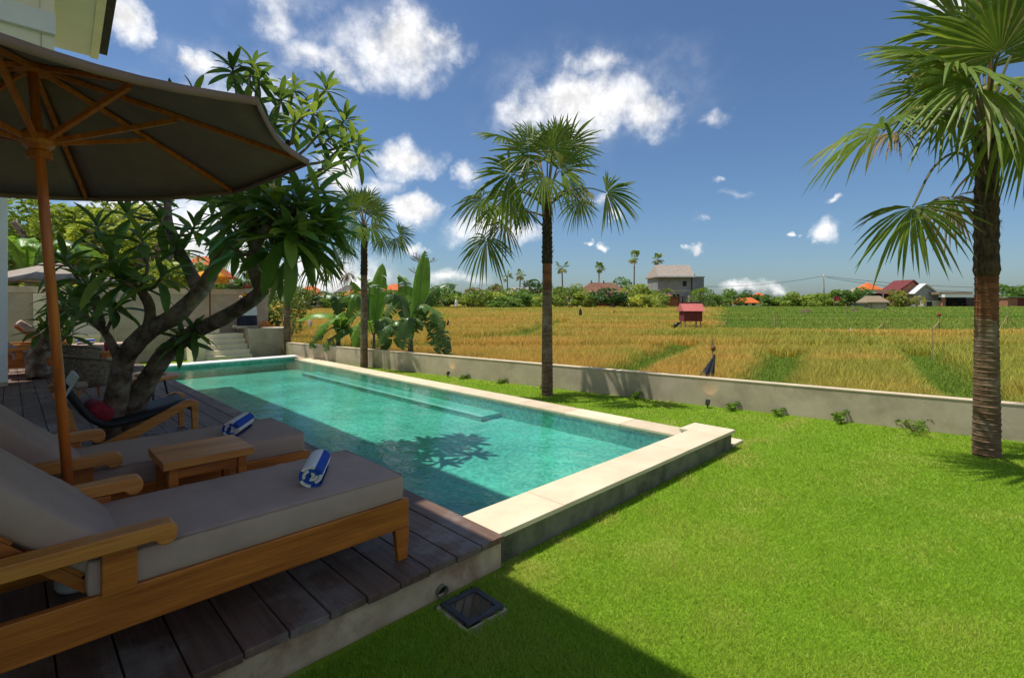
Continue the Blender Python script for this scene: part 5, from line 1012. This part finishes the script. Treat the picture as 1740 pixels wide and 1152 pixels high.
b = ORG[t] + RV * -.75; t2 = thing('black_sheet', b, 'black plastic sheet on a stick beside the little pink roofed hut', 'sheet'); MB().tube([b, b + UP * .45], .015, 6).build('stick', M_bamb, t2); MB().tube([b + UP * .42 + RV * .14, b + UP * .36, b + UP * .26 - RV * .10, b + UP * .14 - RV * .17], [.03, .07, .09, .03], 8, wob=.2).build('sheet', M_blk_pl, t2, smooth=True)

# ------------------------------------------------------------------ far trees and shrubs
def mini_palm(px, pyt, Z, label, R=1.0, seed=0, group='far fan palms on the skyline', frn=13):
    random.seed(seed); b = ground_at(px, Z); top = EYE + (HYP - pyt) / FPX * Z; t = thing('skyline_palm', b, label, 'palm tree', group); c = Vector((b.x, b.y, top))
    MB().tube([b, (b + c) / 2 + RV * random.uniform(-.1, .1), c], [.16, .12, .11], 8).build('trunk', M_ptrunk, t, smooth=True)
    for k in range(frn):
        a = random.uniform(0, 6.28); el = rad(random.uniform(-55, 80)); d = Vector((math.cos(a) * math.cos(el), math.sin(a) * math.cos(el), math.sin(el))); h = c + d * R * random.uniform(.55, .95) + UP * .1; s_ = d.cross(UP).normalized(); n = s_.cross(d); mb = MB(); mb.tube([c, h], .02, 4, mi=1)
        for i in range(12):
            th = rad(-130 + 260 * i / 11); dv = d * math.cos(th) + s_ * math.sin(th); e = h + dv * R * .62 - UP * R * .22; w_ = (-d * math.sin(th) + s_ * math.cos(th)) * R * .075; mb.add([h, h + dv * R * .35 - w_, e, h + dv * R * .35 + w_], [(0, 1, 2, 3)])
        mb.build('leaf', [M_fan if el > -.3 else M_fany, M_pet], t, fix=False)
for i, (px, py, Z, R, lab) in enumerate(((862, 470, 100, 1.0, 'leftmost of two close skyline palms left of the middle palm'), (884, 468, 100, 1.0, 'skyline palm second of the close pair left of the middle palm'), (955, 455, 92, 1.15, 'skyline palm just right of the middle palm trunk'), (1018, 457, 95, 1.05, 'skyline palm above the brown tiled roof'), (1078, 440, 88, 1.2, 'tallest skyline palm left of the grey house'), (1117, 441, 96, 1.0, 'skyline palm peeking behind the grey house roof'))): mini_palm(px, py, Z, lab, R, i)
def feather_palm(px, Z, h, label, R=1.6, seed=0, name='coconut_palm'):
    random.seed(seed); b = ground_at(px, Z); t = thing(name, b, label, 'palm tree'); c = b + UP * h; MB().tube([b, c], [.14, .1], 8).build('trunk', M_ptrunk, t, smooth=True)
    for k in range(11):
        a = 2 * math.pi * k / 11 + random.uniform(-.2, .2); el = random.uniform(.2, 1.1); d = Vector((math.cos(a) * math.cos(el), math.sin(a) * math.cos(el), math.sin(el))); P = [c + d * R * q - UP * R * .75 * q * q for q in (0, .25, .5, .75, 1)]; mb = MB(); s_ = d.cross(UP).normalized()
        for q in range(18):
            f = (q + 1) / 18; p = c + d * R * f - UP * R * .75 * f * f
            for sg in (-1, 1): e = p + s_ * sg * R * .34 * math.sin(math.pi * (.15 + .8 * f)) + d * R * .1 - UP * R * .16; mb.add([p, p + d * R * .035, e], [(0, 1, 2)])
        mb.tube(P, .018, 4); mb.build('frond', M_fan, t, fix=False)
feather_palm(1133, 68, 2.4, 'feathery palm before the grey house wall', 1.3, 1); feather_palm(1190, 66, 2.3, 'feathery palm at the right corner of the grey house', 1.7, 2); feather_palm(1174, 64, 1.3, 'small light feathery palm below the grey house', .8, 3)
R_ = [ # px, Z, width, height, c1, c2, tree?, label
 (760, 70, 5.5, 1.9, GR1, GR2, 0, 'green thicket below the bare tree'), (800, 66, 6, 1.7, GR1, GRY, 0, 'bright shrubs left of the field edge wall'), (815, 74, 5.5, 3.3, GR1, (.19, .16, .05), 1, 'brownish round tree left of the pointed roof'), (845, 66, 5, 1.6, GR2, GRY, 0, 'low light green shrub under the pointed roof'), (885, 68, 5.5, 1.7, GR1, GR2, 0, 'leafy shrub before the pale grey roof'), (908, 80, 5, 4.1, GRD, GR1, 1, 'dark round tree left of the middle palm trunk'), (915, 66, 4, 1.3, GR2, GRY, 0, 'pale shrub behind the middle palm trunk'), (948, 72, 4.6, 3.1, GRD, GR2, 1, 'dense dark tree just right of the middle palm trunk'), (975, 76, 4, 3.2, GRD, GR2, 1, 'dark tree left of the brown tiled roof'), (970, 66, 4.5, 1.8, GR1, GRY, 0, 'banana like shrub at the left of the brown roof'), (1000, 65, 4, 1.4, GR2, GRY, 0, 'light shrub under the brown roof eave'), (1040, 64, 5, 2.7, GRD, GR1, 1, 'big dark tree in front of the brown roof'), (1060, 78, 4.6, 4.2, GR1, GR2, 1, 'flat topped tree behind the brown roof'), (1098, 68, 4.6, 3.1, GR1, GRY, 1, 'light green tree left of the grey house'), (1095, 64, 4.5, 1.4, GRY, (.34, .36, .05), 0, 'yellow green shrub left of the brick shed'), (1120, 63, 3.5, 1.1, GR1, GRY, 0, 'shrub before the brick shed'), (1200, 70, 3.4, 1.9, GR1, GR2, 0, 'shrub right of the grey house'), (1240, 88, 4.6, 2.7, GR1, GR2, 1, 'round tree left of the orange roofed low house'), (1220, 76, 4, 1.1, GR1, GR2, 0, 'low shrub between grey house and orange roof'), (1276, 100, 4, 3.0, GRD, GR1, 1, 'dark tree behind the low orange roof'), (1305, 84, 4.5, 1.5, GR1, GR2, 0, 'shrub right of the low orange roof'), (1335, 84, 5, 1.6, GR2, GRY, 0, 'light banana bushes left of the terracotta roof'), (1362, 82, 6, 1.9, GR2, GRY, 0, 'light banana bushes before the terracotta roof'), (1392, 82, 5, 1.7, GR2, GRY, 0, 'light bushes at the foot of the power pole'), (1420, 84, 5, 1.7, GR2, GRY, 0, 'light bushes behind the red flag'), (1442, 80, 4.4, 3.1, GR1, GR2, 1, 'round green tree left of the grey concrete house'), (1535, 74, 4.6, 2.2, GR1, (.30, .24, .04), 0, 'yellowing bush before the gabled house'), (1600, 90, 3, 1.5, GR1, GR2, 0, 'bush between gabled house and carport'), (1715, 96, 9, 3.4, GR1, GR2, 0, 'banana grove behind the brick store at the right edge'), (545, 62, 5, 1.3, GR1, GR2, 0, 'green hedge under the nearest left orange roof'), (510, 58, 4.5, 1.5, GRD, GR2, 0, 'dark bush at the far left field edge'), (590, 60, 5, 1.2, GR1, GR2, 0, 'low hedge behind the arching banana leaves'), (690, 66, 5, 1.5, GR1, GR2, 0, 'bush behind the upright banana leaf'), (720, 66, 4.5, 1.3, GR1, GRY, 0, 'low bush right of the upright banana leaf'), (683, 86, 1.3, 4.6, GRD, GRD, 0, 'narrow dark cypress tree above the orange roofs'), (635, 66, 5, 1.5, GR1, GR2, 0, 'bush behind the slim palm trunk'), (865, 63, 4.5, 1.0, GR1, GR2, 0, 'low bush at the golden field edge under the palms')]
for px, Z, w, h, c1, c2, tr_, lab in R_:
    if not tr_ and w > 1.5: w *= 1.2; h *= (1.75 if px < 1260 else 1.35)
    elif tr_: w *= 1.25; h *= 1.05
    c1, c2 = [tuple(v * 1.5 for v in q) for q in (c1, c2)]
    bush(px, Z, w, h, lab, c1, c2, 2200 if tr_ else 1700, 'far_tree' if tr_ else 'far_bush', 'tree' if tr_ else 'bush', 'trees and bushes along the field edge', w * .036, bool(tr_))
def bare_tree():
    random.seed(8); Z = 88; b = ground_at(718, Z); t = thing('bare_tree', b, 'tall leafless tree with fine spreading twigs', 'tree'); H = EYE + (HYP - 415) / FPX * Z
    MB().tube(spline([b, b + UP * 4, b + UP * H * .72], 4), [.32] * 4 + [.25] * 4 + [.14], 8).build('trunk', M_bark, t, smooth=True)
    tw = MB()
    def br(p, d, L, r, k):
        e = p + d * L; (tw).tube([p, (p + e) / 2 + Vector((random.uniform(-.1, .1), 0, random.uniform(-.1, .1))) * L, e], [r, r * .8, r * .5], 4, cap=False)
        if k:
            for _ in range(3): br(p + d * L * random.uniform(.45, 1), (d + Vector((random.uniform(-1, 1), random.uniform(-1, 1), random.uniform(-.3, .7))) * .75).normalized(), L * .62, r * .55, k - 1)
    for k in range(9): a = random.uniform(0, 6.28); br(b + UP * H * random.uniform(.45, .72), Vector((math.cos(a), math.sin(a), random.uniform(.15, .8))).normalized(), 1.5, .07, 3)
    o = tw.build('twigs', M_bark, t, fix=False); o['kind'] = 'stuff'
bare_tree()
# power pole and wires
Z = 86; b = ground_at(1400, Z); t = thing('power_pole', b, 'slim concrete power pole carrying wires behind the green field', 'pole'); hp = EYE + (HYP - 466) / FPX * Z
MB().tube([b, Vector((b.x, b.y, hp))], [.13, .09], 10).build('mast', M_concG, t, smooth=True); c = Vector((b.x, b.y, hp - .35)); MB().tube([c - RV * .5, c + RV * .5], .05, 6).build('cross_arm', M_concG, t)
for k, (e1, e2, sag) in enumerate(((D(1200, 487, 88), c - RV * .4, .5), (c + RV * .4, D(1860, 484, 88), 1.1), (c + RV * .4 - UP * .2, D(1860, 490, 88), 1.5))):
    P = [e1.lerp(e2, q / 24) - UP * sag * 4 * (q / 24) * (1 - q / 24) for q in range(25)]; MB().tube(P, .035, 4).build('wire', M_blackm, t)
# stakes, flags and scarecrows in the fields
def stake(px, pb, pt, label, legs=0, Zs=None, r=.022, top=None):
    Z = Zs; b = ground_at(px, Z); h = EYE - (pt - HYP) / FPX * Z; t = thing('bamboo_stake', b, label, 'stake', 'bamboo stakes in the rice field'); e = Vector((b.x, b.y, h)); MB().tube([b, e], [r, r * .8], 6).build('pole', M_bamb, t)
    for k in range(legs): s_ = (-1, 1)[k]; MB().tube([b + RV * s_ * .55 - FV * .1, b.lerp(e, .62)], r * .8, 6).build('prop', M_bamb, t)
    if top: MB().lathe([(.01, -.07), (.07, -.03), (.07, .03), (.01, .07)], e, 8).build('tied_rag', top, t)
stake(1317, 0, 533, 'stout bamboo stake in the green field right of the pink roofed hut', 0, 24, .045); stake(1235, 0, 535, 'bamboo stake with a prop just right of the pink roofed hut', 1, 25); stake(1501, 0, 540, 'bamboo stake with two props in the green field', 2, 23); stake(1596, 0, 535, 'bamboo stake with a red and white rag on top', 1, 23, .03, M_red); stake(1712, 0, 520, 'tall bamboo stake with two props right of the nearest palm', 2, 23); stake(1367, 0, 527, 'thin bamboo stake beside the earth mound', 0, 36); stake(1438, 0, 516, 'thin bamboo stake near the red flag', 0, 38); stake(1584, 0, 555, 'thin tilted cane in the golden rice left of the nearest palm', 0, 13, .012)
def flag(px, py, Z, label, mat, w=.7):
    b = ground_at(px, Z); h = EYE - (py - HYP) / FPX * Z; t = thing('flag', b, label, 'flag'); e = Vector((b.x, b.y, h)); MB().tube([b, e], .025, 6).build('staff', M_bamb, t)
    vs = []; 
    for i in range(6): q = i / 5; vs += [e + RV * w * q - UP * .25 * q + FV * .08 * math.sin(q * 6), e + RV * w * .8 * q - UP * (.75 * (1 - .3 * q)) + FV * .08 * math.sin(q * 6)]
    o = MB().add(vs, [(2 * i, 2 * i + 2, 2 * i + 3, 2 * i + 1) for i in range(5)]).build('cloth', mat, t, fix=False); o.modifiers.new('t', 'SOLIDIFY').thickness = .01
flag(1417, 503, 66, 'bright red flag in front of the light bushes', M_red, .9)
def scarecrow():
    p = D(1212, 640, 1); Z = 8.9; b = D(1214, HYP, Z); b.z = 0; t = thing('scarecrow', b, 'scarecrow with a red head and black plastic skirt by the garden wall', 'scarecrow')
    MB().tube([b, Vector((b.x, b.y, .95)) - RV * .04], .012, 6).build('pole', M_bamb, t)
    c = Vector((b.x, b.y, .78)); MB().lathe([(.005, -.055), (.032, -.04), (.043, 0), (.036, .036), (.014, .055)], c - RV * .02, 12).build('head', M_brownr, t, smooth=True)
    n = 14; vs = [Vector((b.x, b.y, .70)) + RV * .02]; 
    for k in range(n): a = 2 * math.pi * k / n; r_ = .13 + .035 * (k % 2); vs.append(Vector((b.x, b.y, .27)) + RV * (r_ * math.cos(a) * .8 - .15) + FV * r_ * math.sin(a))
    o = MB().add(vs, [(0, k + 1, (k + 1) % n + 1) for k in range(n)]).build('plastic_skirt', M_blk_pl, t); o.modifiers.new('t', 'SOLIDIFY').thickness = .006
scarecrow()
def bag_on_stick(px, py, Z, label, mat, s=.14, tilt=.1):
    b = ground_at(px, Z); e = D(px, py, Z); t = thing('bird_scarer', b, label, 'bird scarer', 'small bird scarers in the rice'); MB().tube([b, e + RV * tilt], .012, 6).build('stick', M_bamb, t); MB().tube([e + UP * s, e + UP * s * .3 + RV * .02, e - UP * s * .6, e - UP * s], [s * .12, s * .32, s * .42, s * .3], 7, wob=.5).build('bag', mat, t)
bag_on_stick(526, 548, 21, 'white bag on a stick left of the low banana plant', M_towel, .16); bag_on_stick(761, 548, 22, 'dark rag on a stick right of the banana plants', M_blk_pl, .12); bag_on_stick(986, 530, 36, 'dark slanting rag on a stick near the brown roof', M_blk_pl, .25); bag_on_stick(775, 515, 55, 'white sack at the field edge below the bushes', M_towel, .4); bag_on_stick(1043, 531, 40, 'orange rag in the golden rice before the brown roof', M_orange, .2); bag_on_stick(1445, 563 - 2, 21.5, 'white bag lying low on the golden rice', M_towel, .1)
for px, Z, w, lab in ((1369, 46, 1.3, 'brown earth mound in the green field'), (1452, 50, 1.0, 'small dark earth mound near the thatched hut')):
    b = ground_at(px, Z); t = thing('earth_mound', b, lab, 'mound'); MB().lathe([(w * .5, -.02), (w * .45, .12), (w * .32, .3), (w * .15, .45), (.05, .5)], b, 14).build('heap', M_mound, t, smooth=True)

# ------------------------------------------------------------------ shrine corner
t = thing('shrine_statue', (4.95, 16.0, .82), 'small shrine figure wrapped in yellow, white and dark cloths on the terrace', 'statue'); c = (4.95, 16.0, .82)
MB().box((4.62, 15.75, .822), (5.28, 16.25, .90)).build('plinth', M_concG, t, bevel=.01); MB().lathe([(.27, .082), (.275, .10), (.26, .36), (.255, .37)], c, 4 * 4).build('dark_skirt', M_navy, t); MB().lathe([(.262, .372), (.275, .38), (.25, .62), (.22, .64)], c, 16).build('white_cloth', M_wcloth, t)
MB().lathe([(.20, .642), (.22, .66), (.19, .85), (.14, .98), (.06, 1.0)], c, 14).build('yellow_sash', M_yel, t, smooth=True); MB().lathe([(.05, .98), (.09, 1.02), (.11, 1.10), (.10, 1.18), (.06, 1.23), (.02, 1.25)], c, 14).build('head', M_concG, t, smooth=True); MB().lathe([(.115, 1.15), (.13, 1.17), (.10, 1.24), (.03, 1.30)], c, 12).build('red_headcloth', M_red, t, smooth=True)
for sx in (-1, 1): MB().tube([(4.95 + sx * .17, 15.95, 1.72), (4.95 + sx * .24, 15.82, 1.58), (4.95 + sx * .08, 15.76, 1.55)], [.06, .05, .045], 8).build('arm', M_concG, t, smooth=True)
t = thing('marigold_offering', (5.35, 15.6, .82), 'bunch of orange flowers on the terrace corner by the palm', 'flowers'); leaf_cloud('blossoms', t, (5.35, 15.6, .95), (.22, .12, .12), 160, .035, (.75, .30, .02), (.6, .2, .01), 8, 5, org=ORG[t])
b = Vector((3.98, 15.75, .56)); b = Vector((4.02, 16.1, .70)); t = thing('ceremonial_umbrella', b, 'yellow fringed ceremonial umbrella on a thin red pole', 'umbrella'); MB().tube([b, b + UP * 1.75], .02, 8).build('pole', M_maroon, t); a_ = []
MB().lathe([(.46, 1.50), (.47, 1.52), (.44, 1.60), (.30, 1.69), (.10, 1.76), (.02, 1.80)], b, 18).build('canopy', M_yel, t, smooth=True)
for k in range(18): a = 2 * math.pi * k / 18; d = Vector((math.cos(a), math.sin(a), 0)); s_ = Vector((-d.y, d.x, 0)) * .07; p = b + d * .475 + UP * 1.515; MB().add([p - s_, p + s_, p + s_ * .6 - UP * .11, p - s_ * .6 - UP * .11], [(0, 1, 2, 3)]).build('fringe', M_gold, t, fix=False)
MB().box((b.x - .2, b.y - .15, .702), (b.x + .2, b.y + .15, 1.0)).build('foot_block', M_step, t, bevel=.01)
small_house(330, 36, 2.6, 3.0, 1.5, 'orange roof rising above the back wall between branches', M_cream, M_orange, 1, 'neighbour_house')
# greenery behind the back wall and by the corner
for px, Z, w, h, c1, c2, tr_, n, lab in ((120, 18, 4.8, 5.4, (.15, .24, .03), (.42, .46, .05), 1, 9000, 'bright leafy tree behind the back wall, left'), (235, 18.5, 4.8, 5.2, (.15, .24, .03), (.44, .47, .06), 1, 9000, 'bright leafy tree behind the back wall, middle'), (180, 22, 7.5, 6.4, (.14, .22, .03), GRY, 1, 8000, 'tall tree in the second row behind the back wall'), (310, 21, 3.6, 3.4, (.14, .22, .03), GRY, 1, 4500, 'light green tree under the orange roof behind the wall'), (385, 22, 3.2, 2.6, GR1, GRY, 1, 2200, 'round bush behind the yellow umbrella'), (430, 21, 3.0, 3.0, GR1, GR2, 1, 2200, 'green tree behind the shrine figure'), (490, 17.2, 1.7, 2.3, GR1, GRY, 0, 1500, 'dark green shrub right of the shrine terrace'), (40, 20, 5.2, 5.6, (.14, .22, .03), GRY, 1, 7000, 'leafy tree behind the house column')):
    b = D(px, HYP, Z); b.z = 0; bush(px, Z, w, h, lab, c1, c2, n, 'garden_tree' if tr_ else 'garden_shrub', 'tree' if tr_ else 'shrub', None, .14 if tr_ else .06, bool(tr_), base=b)
random.seed(14)
for px, lab in ((48, 'banana plant behind the back wall next to the house'), (95, 'banana plant behind the back wall left of the parasol pole')):
    Zb = 13.2 if px < 60 else 14.5; b = D(px, HYP, Zb); b.z = 0; L_ = []
    if b.y < 17: b = b * (17.2 / b.y); b.z = 0
    top = b + UP * 2.3
    for k in range(9):
        a = 2 * math.pi * k / 9 + random.uniform(-.3, .3); d = Vector((math.cos(a), math.sin(a), 0)); Rr = random.uniform(.8, 1.3); L_.append(([top + d * Rr * .4 + UP * .75, top + d * Rr * .8 + UP * .85, top + d * Rr * 1.25 + UP * random.uniform(.1, .7)], .42, random.choice((0, 0, 1)), .25))
    banana(b, lab, L_, 2.4, 'banana plants behind the back wall', .1)
